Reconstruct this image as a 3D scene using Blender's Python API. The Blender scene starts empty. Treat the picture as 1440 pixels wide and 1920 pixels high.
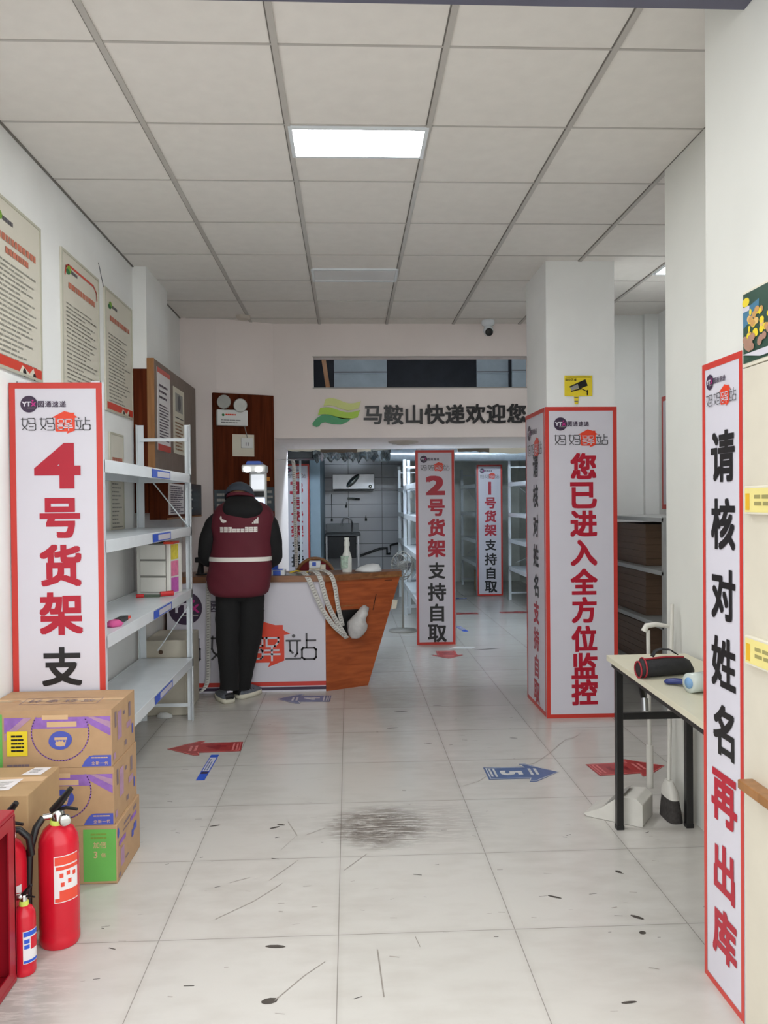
import bpy, bmesh, math, random
from mathutils import Vector as V, Matrix
C = bpy.context.scene.collection
R = random.Random(7)

# ------------------------------------------------------------------ camera
def camera():
    f, yaw, pit, roll, H = 1517.7348, .0437, -.0127, -.0093, 1.461
    fwd = V((math.sin(yaw)*math.cos(pit), math.cos(yaw)*math.cos(pit), math.sin(pit)))
    rt = V((math.cos(yaw), -math.sin(yaw), 0)); up = rt.cross(fwd)
    r2 = rt*math.cos(roll)+up*math.sin(roll); u2 = up*math.cos(roll)-rt*math.sin(roll)
    cd = bpy.data.cameras.new('camera'); cd.sensor_fit = 'VERTICAL'; cd.sensor_height = 24
    cd.lens = f/1920*24; cd.clip_start = .05
    o = bpy.data.objects.new('camera', cd); C.objects.link(o)
    o.matrix_world = Matrix(((r2.x, u2.x, -fwd.x, 0), (r2.y, u2.y, -fwd.y, 0), (r2.z, u2.z, -fwd.z, H), (0, 0, 0, 1)))
    bpy.context.scene.camera = o
camera()

# ------------------------------------------------------------------ light
S = bpy.context.scene
S.view_settings.view_transform = 'Standard'; S.view_settings.look = 'None'
S.view_settings.gamma = 1; S.view_settings.use_curve_mapping = False
EXPOSURE = 0.22
S.view_settings.exposure = EXPOSURE
SKY = 2.4
LED = 47.0
LEDR = 22.0
TUBE = 23.0
w = bpy.data.worlds.new('overcast'); S.world = w; w.use_nodes = True
nt = w.node_tree; bg = nt.nodes['Background']
tc = nt.nodes.new('ShaderNodeTexCoord'); sx = nt.nodes.new('ShaderNodeSeparateXYZ')
rp = nt.nodes.new('ShaderNodeValToRGB')
rp.color_ramp.elements[0].position = .3; rp.color_ramp.elements[0].color = (.42, .43, .44, 1)
rp.color_ramp.elements[1].position = .49; rp.color_ramp.elements[1].color = (.97, .99, 1, 1)
mr = nt.nodes.new('ShaderNodeMapRange'); mr.inputs[1].default_value = -1
nt.links.new(tc.outputs['Generated'], sx.inputs[0]); nt.links.new(sx.outputs[2], mr.inputs[0])
nt.links.new(mr.outputs[0], rp.inputs[0]); nt.links.new(rp.outputs[0], bg.inputs[0])
bg.inputs[1].default_value = SKY

# ------------------------------------------------------------------ materials
def lin(c):
    return tuple((x/255/12.92 if x/255 <= .04045 else ((x/255+.055)/1.055)**2.4) for x in c[:3])+(1,)
MATS = {}
def mat(name, rgb, rough=.5, metal=0, noise=.06, scale=9, emit=None, alpha=None, trans=0, bump=0, stretch=None):
    if name in MATS: return MATS[name]
    m = bpy.data.materials.new(name); m.use_nodes = True; t = m.node_tree; b = t.nodes['Principled BSDF']
    c = lin(rgb); b.inputs['Base Color'].default_value = c
    b.inputs['Roughness'].default_value = rough; b.inputs['Metallic'].default_value = metal
    if trans: b.inputs['Transmission Weight'].default_value = trans
    if emit:
        b.inputs['Emission Color'].default_value = lin(emit[0]); b.inputs['Emission Strength'].default_value = emit[1]
    if noise or bump:
        g = t.nodes.new('ShaderNodeTexCoord'); n = t.nodes.new('ShaderNodeTexNoise')
        n.inputs['Scale'].default_value = scale; n.inputs['Detail'].default_value = 4
        if stretch:
            mp = t.nodes.new('ShaderNodeMapping'); mp.inputs['Scale'].default_value = stretch
            t.links.new(g.outputs['Object'], mp.inputs[0]); t.links.new(mp.outputs[0], n.inputs['Vector'])
        else: t.links.new(g.outputs['Object'], n.inputs['Vector'])
        if noise:
            r = t.nodes.new('ShaderNodeValToRGB'); e = r.color_ramp.elements
            e[0].position = .3; e[1].position = .7
            e[0].color = tuple(x*(1-noise) for x in c[:3])+(1,); e[1].color = tuple(min(1, x*(1+noise)) for x in c[:3])+(1,)
            t.links.new(n.outputs['Fac'], r.inputs[0]); t.links.new(r.outputs[0], b.inputs['Base Color'])
        if bump:
            bp = t.nodes.new('ShaderNodeBump'); bp.inputs['Strength'].default_value = bump; bp.inputs['Distance'].default_value = .01
            t.links.new(n.outputs['Fac'], bp.inputs['Height']); t.links.new(bp.outputs[0], b.inputs['Normal'])
    MATS[name] = m
    return m

def floor_mat():
    m = bpy.data.materials.new('glossy_floor_tile'); m.use_nodes = True; t = m.node_tree; b = t.nodes['Principled BSDF']
    N = t.nodes.new; L = t.links.new
    def math_(op, a, b_=None, c=None, clamp=False):
        n = N('ShaderNodeMath'); n.operation = op; n.use_clamp = clamp
        for i, x in enumerate((a, b_, c)):
            if x is None: continue
            if isinstance(x, (int, float)): n.inputs[i].default_value = x
            else: L(x, n.inputs[i])
        return n.outputs[0]
    geo = N('ShaderNodeNewGeometry'); sep = N('ShaderNodeSeparateXYZ'); L(geo.outputs['Position'], sep.inputs[0])
    gx = math_('DIVIDE', math_('ADD', sep.outputs[0], .6483+6), .6); gy = math_('DIVIDE', math_('SUBTRACT', sep.outputs[1], 6.3194-12), .6)
    fx = math_('FRACT', gx); fy = math_('FRACT', gy)
    ex = math_('MINIMUM', fx, math_('SUBTRACT', 1, fx)); ey = math_('MINIMUM', fy, math_('SUBTRACT', 1, fy))
    d = math_('MINIMUM', ex, ey)
    grout = math_('LESS_THAN', d, .0024)
    near = math_('SUBTRACT', 1, math_('MULTIPLY', d, 28), clamp=True)
    wn = N('ShaderNodeTexWhiteNoise'); wn.noise_dimensions = '2D'; cb = N('ShaderNodeCombineXYZ')
    L(math_('FLOOR', gx), cb.inputs[0]); L(math_('FLOOR', gy), cb.inputs[1]); L(cb.outputs[0], wn.inputs['Vector'])
    def noise(scale, detail=4, sc=(1, 1, 1), rough=.5):
        mp = N('ShaderNodeMapping'); mp.inputs['Scale'].default_value = sc; L(geo.outputs['Position'], mp.inputs[0])
        n = N('ShaderNodeTexNoise'); n.inputs['Scale'].default_value = scale; n.inputs['Detail'].default_value = detail
        n.inputs['Roughness'].default_value = rough; L(mp.outputs[0], n.inputs['Vector']); return n.outputs['Fac']
    big = noise(1.3, 5); mid = noise(6, 6, (1, 2.2, 1)); fine = noise(45, 5, (.5, 2, 1), .7)
    # worn streaky dirt in the aisle: one dark patch and a general soiling
    def blob(cx, cy, rx, ry):
        a = math_('POWER', math_('DIVIDE', math_('SUBTRACT', sep.outputs[0], cx), rx), 2)
        c = math_('POWER', math_('DIVIDE', math_('SUBTRACT', sep.outputs[1], cy), ry), 2)
        return math_('SUBTRACT', 1, math_('ADD', a, c), clamp=True)
    patch = math_('ADD', math_('MULTIPLY', blob(.12, 3.62, .25, .27), math_('MULTIPLY', mid, 1.8)), math_('MULTIPLY', blob(.25, 3.66, .45, .3), .35), clamp=True)
    patch = math_('ADD', patch, math_('MULTIPLY', blob(.45, 6.9, .75, 1.8), .2), clamp=True)
    patch = math_('ADD', patch, math_('MULTIPLY', blob(-1.05, 2.3, .25, .45), .4), clamp=True)
    patch = math_('ADD', patch, math_('MULTIPLY', blob(-1.3, 5.9, .5, .6), .5), clamp=True)
    streak = noise(38, 5, (.25, 1.6, 1), .75)
    dirt = math_('MULTIPLY', patch, math_('MULTIPLY_ADD', math_('SUBTRACT', streak, .40), 8, 0, clamp=True), clamp=True)
    soil = math_('MULTIPLY_ADD', math_('SUBTRACT', math_('MULTIPLY', big, mid), .2), 1.6, 0, clamp=True)
    spk = math_('MULTIPLY', math_('GREATER_THAN', fine, .72), .5)
    def mix(fac, a, b_):
        n = N('ShaderNodeMix'); n.data_type = 'RGBA'
        if isinstance(fac, (int, float)): n.inputs[0].default_value = fac
        else: L(fac, n.inputs[0])
        for i, x in ((6, a), (7, b_)):
            if isinstance(x, tuple): n.inputs[i].default_value = x
            else: L(x, n.inputs[i])
        return n.outputs[2]
    col = mix(wn.outputs['Value'], lin((197, 194, 187)), lin((206, 202, 196)))
    col = mix(math_('MULTIPLY', soil, .7), col, lin((150, 139, 128)))
    col = mix(math_('MULTIPLY', spk, .35), col, lin((110, 104, 98)))
    col = mix(math_('MULTIPLY', near, .1), col, lin((120, 110, 100)))
    col = mix(math_('MULTIPLY', dirt, .85), col, lin((92, 82, 74)))
    col = mix(math_('MULTIPLY', grout, .6), col, lin((96, 88, 80)))
    L(col, b.inputs['Base Color'])
    rgh = math_('MULTIPLY_ADD', mid, .16, .12); rgh = math_('ADD', rgh, math_('MULTIPLY', dirt, .08))
    L(rgh, b.inputs['Roughness']); b.inputs['IOR'].default_value = 1.5
    return m

def wood_mat(name, a, b_, scale=(30, 30, 1.5), rough=.35, spec=.5):
    m = bpy.data.materials.new(name); m.use_nodes = True; t = m.node_tree; p = t.nodes['Principled BSDF']
    g = t.nodes.new('ShaderNodeTexCoord'); mp = t.nodes.new('ShaderNodeMapping'); mp.inputs['Scale'].default_value = scale
    n = t.nodes.new('ShaderNodeTexNoise'); n.inputs['Scale'].default_value = 1; n.inputs['Detail'].default_value = 6; n.inputs['Distortion'].default_value = .6
    r = t.nodes.new('ShaderNodeValToRGB'); r.color_ramp.elements[0].position = .35; r.color_ramp.elements[1].position = .65
    r.color_ramp.elements[0].color = lin(a); r.color_ramp.elements[1].color = lin(b_)
    t.links.new(g.outputs['Object'], mp.inputs[0]); t.links.new(mp.outputs[0], n.inputs['Vector'])
    t.links.new(n.outputs['Fac'], r.inputs[0]); t.links.new(r.outputs[0], p.inputs['Base Color']); p.inputs['Roughness'].default_value = rough; p.inputs['Specular IOR Level'].default_value = spec
    return m

def tile_wall_mat():
    m = bpy.data.materials.new('grey_wall_tile'); m.use_nodes = True; t = m.node_tree; p = t.nodes['Principled BSDF']
    g = t.nodes.new('ShaderNodeTexCoord'); mp = t.nodes.new('ShaderNodeMapping'); mp.inputs['Rotation'].default_value = (math.pi/2, 0, 0)
    k = t.nodes.new('ShaderNodeTexBrick'); k.offset = 0; k.inputs['Scale'].default_value = 1
    k.inputs['Brick Width'].default_value = .6; k.inputs['Row Height'].default_value = .237; k.inputs['Mortar Size'].default_value = .006
    k.inputs['Color1'].default_value = lin((205, 205, 208)); k.inputs['Color2'].default_value = lin((196, 197, 201)); k.inputs['Mortar'].default_value = lin((95, 97, 100))
    t.links.new(g.outputs['Object'], mp.inputs[0]); t.links.new(mp.outputs[0], k.inputs['Vector']); t.links.new(k.outputs['Color'], p.inputs['Base Color'])
    p.inputs['Roughness'].default_value = .2
    return m

M_wall = mat('white_wall_paint', (238, 239, 237), .75, noise=.03, scale=3)
M_wallpink = mat('warm_white_wall_paint', (236, 226, 222), .75, noise=.03, scale=2)
M_ceil = mat('ceiling_tile', (228, 224, 218), .85, noise=.025, scale=14)
M_tbar = mat('ceiling_bar', (186, 182, 176), .5, noise=.03)
M_tdark = mat('ceiling_joint', (118, 114, 108), .8, noise=.03)
M_floor = floor_mat()
M_scuff = mat('scuff_mark', (74, 68, 62), .6, noise=.25, scale=60)
M_scuff2 = mat('faint_scuff', (150, 143, 135), .4, noise=.15, scale=60)
M_white = mat('white_print', (212, 209, 218), .3, noise=.01)
M_red = mat('red_border', (200, 58, 48), .35, noise=.03)
M_redtxt = mat('crimson_ink', (176, 16, 44), .35, noise=.03)
M_blk = mat('black_ink', (24, 22, 24), .4, noise=.05)
M_purple = mat('dark_purple_ink', (58, 40, 66), .4, noise=.03)
M_pink = mat('magenta_ink', (190, 40, 130), .4, noise=.03)
M_orange = mat('orange_red_ink', (226, 66, 38), .35, noise=.03)
M_grey = mat('grey_ink', (88, 86, 90), .5, noise=.05)
M_lgrey = mat('light_grey_ink', (150, 148, 142), .5, noise=.05)
M_dirtywhite = mat('white_powder_coat', (226, 232, 236), .25, noise=.03)
M_wood = wood_mat('orange_brown_wood', (150, 72, 34), (182, 94, 48), (4, 4, 30))
M_woodv = wood_mat('dark_red_wood', (74, 31, 15), (96, 45, 24), (40, 40, 2), .6, .05)
M_woodside = wood_mat('honey_wood_edge', (140, 96, 52), (160, 112, 66), (40, 40, 3))
M_board = wood_mat('brown_board', (122, 106, 96), (132, 116, 106), (20, 20, 5), .6)
M_black = mat('black_plastic', (20, 20, 21), .4, noise=.1)
M_blackmetal = mat('black_painted_steel', (24, 23, 23), .35, noise=.1)
M_steel = mat('brushed_steel', (170, 172, 174), .3, .9, noise=.06)
M_chrome = mat('chrome', (210, 210, 205), .15, 1, noise=.02)
M_card = mat('kraft_cardboard', (180, 146, 110), .8, noise=.05, scale=20)
M_card2 = mat('plain_cardboard', (176, 145, 104), .7, noise=.05, scale=12)
M_carddark = mat('dark_cardboard', (88, 66, 48), .6, noise=.12, scale=8, stretch=(1, 1, 8))
M_fire = mat('extinguisher_red', (200, 24, 44), .25, noise=.04)
M_cab = mat('cabinet_red', (158, 22, 38), .35, noise=.05)
M_blue = mat('blue_ink', (38, 86, 200), .4, noise=.03)
M_cream = mat('cream_plastic', (220, 214, 196), .5, noise=.03)
M_yel = mat('yellow_print', (232, 208, 40), .5, noise=.03)

# ------------------------------------------------------------------ mesh builder
class Fr:                                   # a flat frame: o + u*a + v*b + n*c
    def __init__(s, o, u, v): s.o = V(o); s.u = V(u).normalized(); s.v = V(v).normalized(); s.n = s.u.cross(s.v)
    def __call__(s, a, b, c=0): return s.o+s.u*a+s.v*b+s.n*c

GL = {}
def glyph(ch):
    k = ch
    if k in GL: return GL[k]
    cu = bpy.data.curves.new('t', 'FONT'); cu.body = ch; cu.size = 1; cu.resolution_u = 3; cu.fill_mode = 'FRONT'
    o = bpy.data.objects.new('t', cu); C.objects.link(o)
    dg = bpy.context.evaluated_depsgraph_get(); me = o.evaluated_get(dg).to_mesh()
    vs = [(v.co.x, v.co.y) for v in me.vertices]; fs = [tuple(p.vertices) for p in me.polygons]
    o.evaluated_get(dg).to_mesh_clear(); bpy.data.objects.remove(o); bpy.data.curves.remove(cu)
    if vs:
        x0 = min(v[0] for v in vs); x1 = max(v[0] for v in vs); y0 = min(v[1] for v in vs); y1 = max(v[1] for v in vs)
    else: x0 = x1 = y0 = y1 = 0
    GL[k] = (vs, fs, (x0, x1, y0, y1)); return GL[k]

class MB:
    def __init__(s): s.v = []; s.f = []; s.m = []; s.s = []; s.mats = []
    def mi(s, m):
        if m not in s.mats: s.mats.append(m)
        return s.mats.index(m)
    def add(s, vs, fs, m, smooth=False):
        b = len(s.v); s.v += [tuple(x) for x in vs]; i = s.mi(m)
        for f in fs: s.f.append(tuple(b+k for k in f)); s.m.append(i); s.s.append(smooth)
        return s
    def box(s, x0, x1, y0, y1, z0, z1, m):
        vs = [(x, y, z) for x in (x0, x1) for y in (y0, y1) for z in (z0, z1)]
        return s.add(vs, [(0, 1, 3, 2), (4, 6, 7, 5), (0, 4, 5, 1), (2, 3, 7, 6), (0, 2, 6, 4), (1, 5, 7, 3)], m)
    def fbox(s, fr, a0, a1, b0, b1, c0, c1, m):
        vs = [fr(a, b, c) for a in (a0, a1) for b in (b0, b1) for c in (c0, c1)]
        return s.add(vs, [(0, 1, 3, 2), (4, 6, 7, 5), (0, 4, 5, 1), (2, 3, 7, 6), (0, 2, 6, 4), (1, 5, 7, 3)], m)
    def prism(s, fr, pts, c0, c1, m, smooth=False):
        n = len(pts); vs = [fr(a, b, c0) for a, b in pts]+[fr(a, b, c1) for a, b in pts]
        s.add(vs, [tuple(reversed(range(n))), tuple(range(n, 2*n))], m)
        return s.add(vs, [(i, (i+1) % n, n+(i+1) % n, n+i) for i in range(n)], m, smooth)
    def rect(s, fr, a0, a1, b0, b1, m, c=.0012): return s.add([fr(a0, b0, c), fr(a1, b0, c), fr(a1, b1, c), fr(a0, b1, c)], [(0, 1, 2, 3)], m)
    def poly(s, fr, pts, m, c=.0012): return s.add([fr(a, b, c) for a, b in pts], [tuple(range(len(pts)))], m)
    def disc(s, fr, a, b, r, m, c=.0012, n=28, ry=None):
        ry = ry or r
        return s.poly(fr, [(a+r*math.cos(2*math.pi*i/n), b+ry*math.sin(2*math.pi*i/n)) for i in range(n)], m, c)
    def line(s, fr, pts, w, m, c=.0014):
        for (a0, b0), (a1, b1) in zip(pts, pts[1:]):
            d = math.hypot(a1-a0, b1-b0) or 1; ux, uy = (a1-a0)/d*w/2, (b1-b0)/d*w/2
            s.poly(fr, [(a0-ux+uy, b0-uy-ux), (a1+ux+uy, b1+uy-ux), (a1+ux-uy, b1+uy+ux), (a0-ux-uy, b0-uy+ux)], m, c)
        return s
    def char(s, fr, ch, a, b, w, h, m, c=.002, off=.03, keep=True, rot=0):
        vs, fs, (x0, x1, y0, y1) = glyph(ch)
        if not vs: return s
        off *= .75; gw, gh = x1-x0+2*off, y1-y0+2*off
        if keep: k = min(w/gw, h/gh); kx = ky = k
        else: kx, ky = w/gw, h/gh
        cr, sr = math.cos(rot), math.sin(rot)
        for i in range(9 if off else 1):                    # a heavy stroke is the light one stamped round a small circle
            dx, dy = [(0, 0), (1, 1), (1, -1), (-1, 1), (-1, -1), (1, 0), (-1, 0), (0, 1), (0, -1)][i]; dx *= off; dy *= off; out = []
            for x, y in vs:
                p, q = (x-(x0+x1)/2+dx)*kx, (y-(y0+y1)/2+dy)*ky
                out.append(fr(a+p*cr-q*sr, b+p*sr+q*cr, c+i*2e-5))
            s.add(out, fs, m)
        return s
    def text(s, fr, st, a, b, size, m, c=.002, off=.02, pitch=None):   # CJK line centred on (a, b)
        pitch = pitch or size*1.08; x = a-pitch*(len(st)-1)/2
        for ch in st: s.char(fr, ch, x, b, size, size, m, c, off); x += pitch
        return s
    def tube(s, pts, r, m, n=8, caps=True, flat=1.0, closed=False):
        pts = [V(p) for p in pts]; N = len(pts); rs = r if isinstance(r, (list, tuple)) else [r]*N
        vs = []; t0 = (pts[1]-pts[0]).normalized(); a = t0.orthogonal().normalized()
        if abs(t0.z) < .9: a = V((0, 0, 1)); a = (a-t0*a.dot(t0)).normalized()
        elif abs(t0.y) < .95: a = V((0, 1, 0)); a = (a-t0*a.dot(t0)).normalized()
        for i, p in enumerate(pts):
            if closed: t = (pts[(i+1) % N]-pts[i-1]).normalized()
            else: t = ((pts[min(i+1, N-1)]-p).normalized()+(p-pts[max(i-1, 0)]).normalized()).normalized()
            a = (a-t*a.dot(t)).normalized(); b = t.cross(a)
            for k in range(n):
                th = 2*math.pi*(k+.5)/n; vs.append(p+a*(rs[i]*flat*math.cos(th))+b*(rs[i]*math.sin(th)))
        fs = [(i*n+k, i*n+(k+1) % n, (i+1)*n+(k+1) % n, (i+1)*n+k) for i in range(N-1) for k in range(n)]
        if closed: fs += [((N-1)*n+k, (N-1)*n+(k+1) % n, (k+1) % n, k) for k in range(n)]
        s.add(vs, fs, m, n > 4)
        if caps and not closed: s.add(vs, [tuple(reversed(range(n))), tuple(range((N-1)*n, N*n))], m)
        return s
    def cyl(s, p0, p1, r, m, n=20): return s.tube([p0, p1], r, m, n)
    def lathe(s, o, prof, m, n=28, ax=(0, 0, 1), sx=1, sy=1):
        ax = V(ax).normalized(); a = ax.orthogonal().normalized()
        if abs(ax.z) > .9: a = V((1, 0, 0))
        b = ax.cross(a); o = V(o)
        vs = [o+ax*z+a*(r*sx*math.cos(2*math.pi*k/n))+b*(r*sy*math.sin(2*math.pi*k/n)) for r, z in prof for k in range(n)]
        fs = [(i*n+k, i*n+(k+1) % n, (i+1)*n+(k+1) % n, (i+1)*n+k) for i in range(len(prof)-1) for k in range(n)]
        s.add(vs, fs, m, True)
        P = len(prof)
        s.add(vs, [tuple(reversed(range(n)))], m) if prof[0][0] > 1e-4 else None
        s.add(vs, [tuple(range((P-1)*n, P*n))], m) if prof[-1][0] > 1e-4 else None
        return s
    def loft(s, rings, m, n=28, caps=True, jit=0, ex=2.0):     # rings: (cx, cy, cz, rx, ry[, tilt])
        vs = []
        for rg in rings:
            cx, cy, cz, rx, ry = rg[:5]; tl = rg[5] if len(rg) > 5 else 0
            for k in range(n):
                th = 2*math.pi*k/n; ct, st = math.cos(th), math.sin(th)
                q = (abs(ct)**ex+abs(st)**ex)**(-1/ex); j = 1+R.uniform(-jit, jit)
                y = ry*q*st*j
                vs.append((cx+rx*q*ct*j, cy+y, cz+y*tl))
        N = len(rings)
        s.add(vs, [(i*n+k, i*n+(k+1) % n, (i+1)*n+(k+1) % n, (i+1)*n+k) for i in range(N-1) for k in range(n)], m, True)
        if caps: s.add(vs, [tuple(reversed(range(n))), tuple(range((N-1)*n, N*n))], m)
        return s
    def ribbon(s, pts, wv, m, c=0):
        wv = V(wv); vs = []
        for p in pts: vs += [V(p)-wv/2, V(p)+wv/2]
        return s.add(vs, [(2*i, 2*i+1, 2*i+3, 2*i+2) for i in range(len(pts)-1)], m, True)
    def build(s, name, parent=None, bevel=0, sub=0, solid=0, weld=False):
        me = bpy.data.meshes.new(name); me.from_pydata(s.v, [], s.f)
        for m in s.mats: me.materials.append(m)
        me.polygons.foreach_set('material_index', s.m); me.polygons.foreach_set('use_smooth', s.s); me.update()
        if weld:
            bm = bmesh.new(); bm.from_mesh(me); bmesh.ops.remove_doubles(bm, verts=bm.verts, dist=1e-5); bm.to_mesh(me); bm.free()
        o = bpy.data.objects.new(name, me); C.objects.link(o)
        if parent:
            o.parent = parent; o.matrix_parent_inverse = parent.matrix_basis.inverted() if parent.type == 'EMPTY' else Matrix()
        if solid:
            md = o.modifiers.new('solid', 'SOLIDIFY'); md.thickness = solid
        if bevel:
            md = o.modifiers.new('bevel', 'BEVEL'); md.width = bevel; md.segments = 2; md.limit_method = 'ANGLE'; md.angle_limit = .7
        if sub:
            md = o.modifiers.new('sub', 'SUBSURF'); md.levels = sub; md.render_levels = sub
        return o

def tag(o, label, cat, group=None, kind=None):
    o['label'] = label; o['category'] = cat
    if group: o['group'] = group
    if kind: o['kind'] = kind
    return o
def thing(name, label, cat, loc, group=None):
    o = bpy.data.objects.new(name, None); C.objects.link(o); o.location = loc; o.empty_display_size = .1
    return tag(o, label, cat, group)
def struct(o): o['kind'] = 'structure'; return o
# ================================================================== the setting
H = 3.056
m = MB()                                                   # floor: tiles in the material, scuffs and cracks as marks on it
m.add([(-1.9, 1.7, 0), (3.6, 1.7, 0), (3.6, 15, 0), (-1.9, 15, 0)], [(0, 1, 2, 3)], M_floor)
ff = Fr((0, 0, 0), (1, 0, 0), (0, 1, 0))
def stroke(pts, wd, mt):
    for i in range(len(pts)-1):
        k = wd*(.6+.6*R.random()); m.line(ff, pts[i:i+2], k, mt, .0006+.0002*R.random())
stroke([(1.435, 4.991), (1.38, 4.91), (1.306, 4.864), (1.22, 4.73), (1.142, 4.604), (1.029, 4.449), (.9, 4.36)], .006, M_scuff2)
stroke([(.72, 4.25), (.66, 4.17), (.571, 4.109)], .005, M_scuff2)
for x, y, l, a, wd in ((-.246, 2.368, .05, .2, .03), (.744, 2.932, .055, -.5, .013), (1.044, 3.115, .03, 2.2, .02), (.994, 2.771, .05, -.7, .018),
                      (.976, 2.67, .022, -1, .025), (-.346, 3.64, .05, .5, .016), (-.32, 3.67, .04, -.3, .016), (.80, 2.3, .05, .1, .012),
                      (.47, 4.85, .04, 0, .012), (-.255, 2.66, .07, -.1, .02), (.35, 5.6, .1, .1, .02), (-.2, 6.0, .05, .1, .01), (.62, 5.75, .07, .1, .012), (1.0, 4.92, .05, -.2, .012),
                      (-.62, 3.68, .05, .3, .012), (.27, 5.2, .08, .1, .02), (.95, 6.2, .06, 0, .012), (1.35, 7.9, .3, .25, .04)):
    n = 9; m.poly(ff, [(x+l/2*math.cos(t)*math.cos(a)-wd/2*math.sin(t)*math.sin(a), y+l/2*math.cos(t)*math.sin(a)+wd/2*math.sin(t)*math.cos(a)) for t in [2*math.pi*i/n for i in range(n)]], M_scuff, .0007)
for pts in ([(-.23, 2.37), (-.15, 2.49), (-.09, 2.56)], [(.08, 2.62), (.085, 2.5), (.09, 2.37)], [(-.47, 3.12), (-.4, 3.16)], [(-.32, 3.13), (-.22, 3.3)], [(.21, 2.69), (.22, 2.63)],
            [(-.48, 2.85), (-.36, 2.97), (-.27, 3.1)], [(-.3, 3.4), (-.24, 3.55), (-.29, 3.7)], [(-.2, 3.55), (-.12, 3.62)], [(-.03, 3.2), (.06, 3.34)]):
    stroke(pts, .004, M_scuff2)
for i in range(170):
    x, y = R.uniform(-1.0, 1.4), R.uniform(2.2, 5.4); l = R.uniform(.006, .03); a = R.uniform(-.4, .5)
    m.line(ff, [(x, y), (x+l*math.cos(a), y+l*math.sin(a))], R.uniform(.002, .005), R.choice((M_scuff, M_scuff2, M_scuff2)), .0005)
struct(m.build('floor'))

m = MB(); M_pave = mat('grey_pavement', (186, 184, 180), .9, noise=.1, scale=5)
m.box(-14, 14, -14, 1.7, -.06, -.004, M_pave); struct(m.build('trim_pavement'))

m = MB()                                                   # suspended ceiling with its bars
m.box(-1.6, 2.9, 2.0, 7.4, H, H+.05, M_ceil)
for k in range(6):
    x = -.8413+.6*k; m.box(x-.011, x+.011, 2.2, 7.27, H-.006, H+.001, M_tbar); m.box(x-.016, x-.011, 2.2, 7.27, H-.002, H+.001, M_tdark)
for r in range(-1, 8):
    y = 2.8466+.6*r; m.box(-1.435, 2.68, y-.005, y+.005, H-.003, H+.001, M_tbar); m.box(-1.435, 2.68, y+.005, y+.009, H-.001, H+.001, M_tdark)
m.box(-1.435, -1.425, 2.2, 7.05, H-.006, H, M_tdark)
struct(m.build('ceiling'))

M_wall2 = mat('darkened_white_wall_paint', (216, 216, 209), .75, noise=.03, scale=3)  # white wall paint, darkened to offset the strong light near the entrance
m = MB(); m.box(-1.6, -1.435, 1.7, 7.2, 0, H, M_wall)
struct(m.build('wall_left'))
m = MB(); m.box(-1.436, -1.345, 5.52, 6.16, 2.37, H, M_wall); struct(m.build('trim_pier'))
m = MB(); pl = Fr((0, 0, 0), (1, 0, 0), (0, 1, 0))
m.prism(pl, [(-1.6, 7.03), (-1.13, 7.055), (-.66, 7.27), (-.66, 8.9), (-.76, 8.9), (-.76, 7.6), (-1.6, 7.4)], 0, H, M_wallpink); struct(m.build('wall_back'))
m = MB()                                                   # header over the passage, with its long slot
m.box(-.66, 2.0, 7.27, 7.4, 2.037, 2.486, M_wallpink); m.box(-.66, 2.0, 7.27, 7.4, 2.757, H+.05, M_wallpink)
m.box(-.66, -.304, 7.27, 7.4, 2.486, 2.757, M_wallpink); m.box(1.645, 2.0, 7.27, 7.4, 2.486, 2.757, M_wallpink)
m.box(-.66, 3.0, 7.4, 8.83, 2.037, 2.09, M_wallpink)
struct(m.build('wall_header'))
m = MB(); m.box(-.31, 1.65, 7.262, 7.272, 2.478, 2.487, M_lgrey); m.box(-.31, 1.65, 7.262, 7.272, 2.757, 2.764, M_lgrey); struct(m.build('trim_1'))
m = MB(); m.box(2.0, 2.69, 6.93, 7.45, 0, H, M_wall); m.box(2.56, 2.69, 6.88, 6.93, 0, H, M_wall); struct(m.build('wall_back_right'))
m = MB(); m.box(2.68, 2.85, 3.6, 7.0, 0, H, M_wall); struct(m.build('wall_side'))
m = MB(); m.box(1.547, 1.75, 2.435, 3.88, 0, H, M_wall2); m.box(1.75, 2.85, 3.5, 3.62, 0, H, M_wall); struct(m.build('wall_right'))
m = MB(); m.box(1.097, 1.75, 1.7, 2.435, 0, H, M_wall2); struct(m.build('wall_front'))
m = MB(); m.box(1.328, 1.79, 5.362, 5.95, 0, H, M_wall); struct(m.build('trim_column'))
m = MB(); M_lintel = mat('dark_slate_lintel', (92, 92, 108), .6, noise=.15, scale=4)
m.box(-2.4, 1.097, 1.75, 2.19, 2.80, 3.5, M_lintel); m.box(1.097, 2.4, 1.45, 1.7, 2.80, 3.5, M_lintel); struct(m.build('trim_lintel'))

# back rooms
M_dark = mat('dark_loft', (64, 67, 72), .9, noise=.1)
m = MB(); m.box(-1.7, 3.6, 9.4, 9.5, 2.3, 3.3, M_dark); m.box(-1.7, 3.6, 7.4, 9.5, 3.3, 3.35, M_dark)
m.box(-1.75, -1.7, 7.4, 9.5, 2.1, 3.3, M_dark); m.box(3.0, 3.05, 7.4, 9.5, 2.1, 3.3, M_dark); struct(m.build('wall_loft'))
M_backceil = mat('back_room_ceiling', (120, 124, 128), .6, noise=.3, scale=3)
m = MB(); m.box(-1.7, 3.6, 8.83, 15, 2.28, 2.32, M_backceil); struct(m.build('ceiling_back'))
M_ktile = tile_wall_mat()
m = MB(); m.box(-1.7, .98, 14.5, 14.6, 0, 2.4, M_ktile); struct(m.build('wall_kitchen'))
M_bg = mat('back_room_wall', (228, 232, 226), .7, noise=.05)
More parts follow.
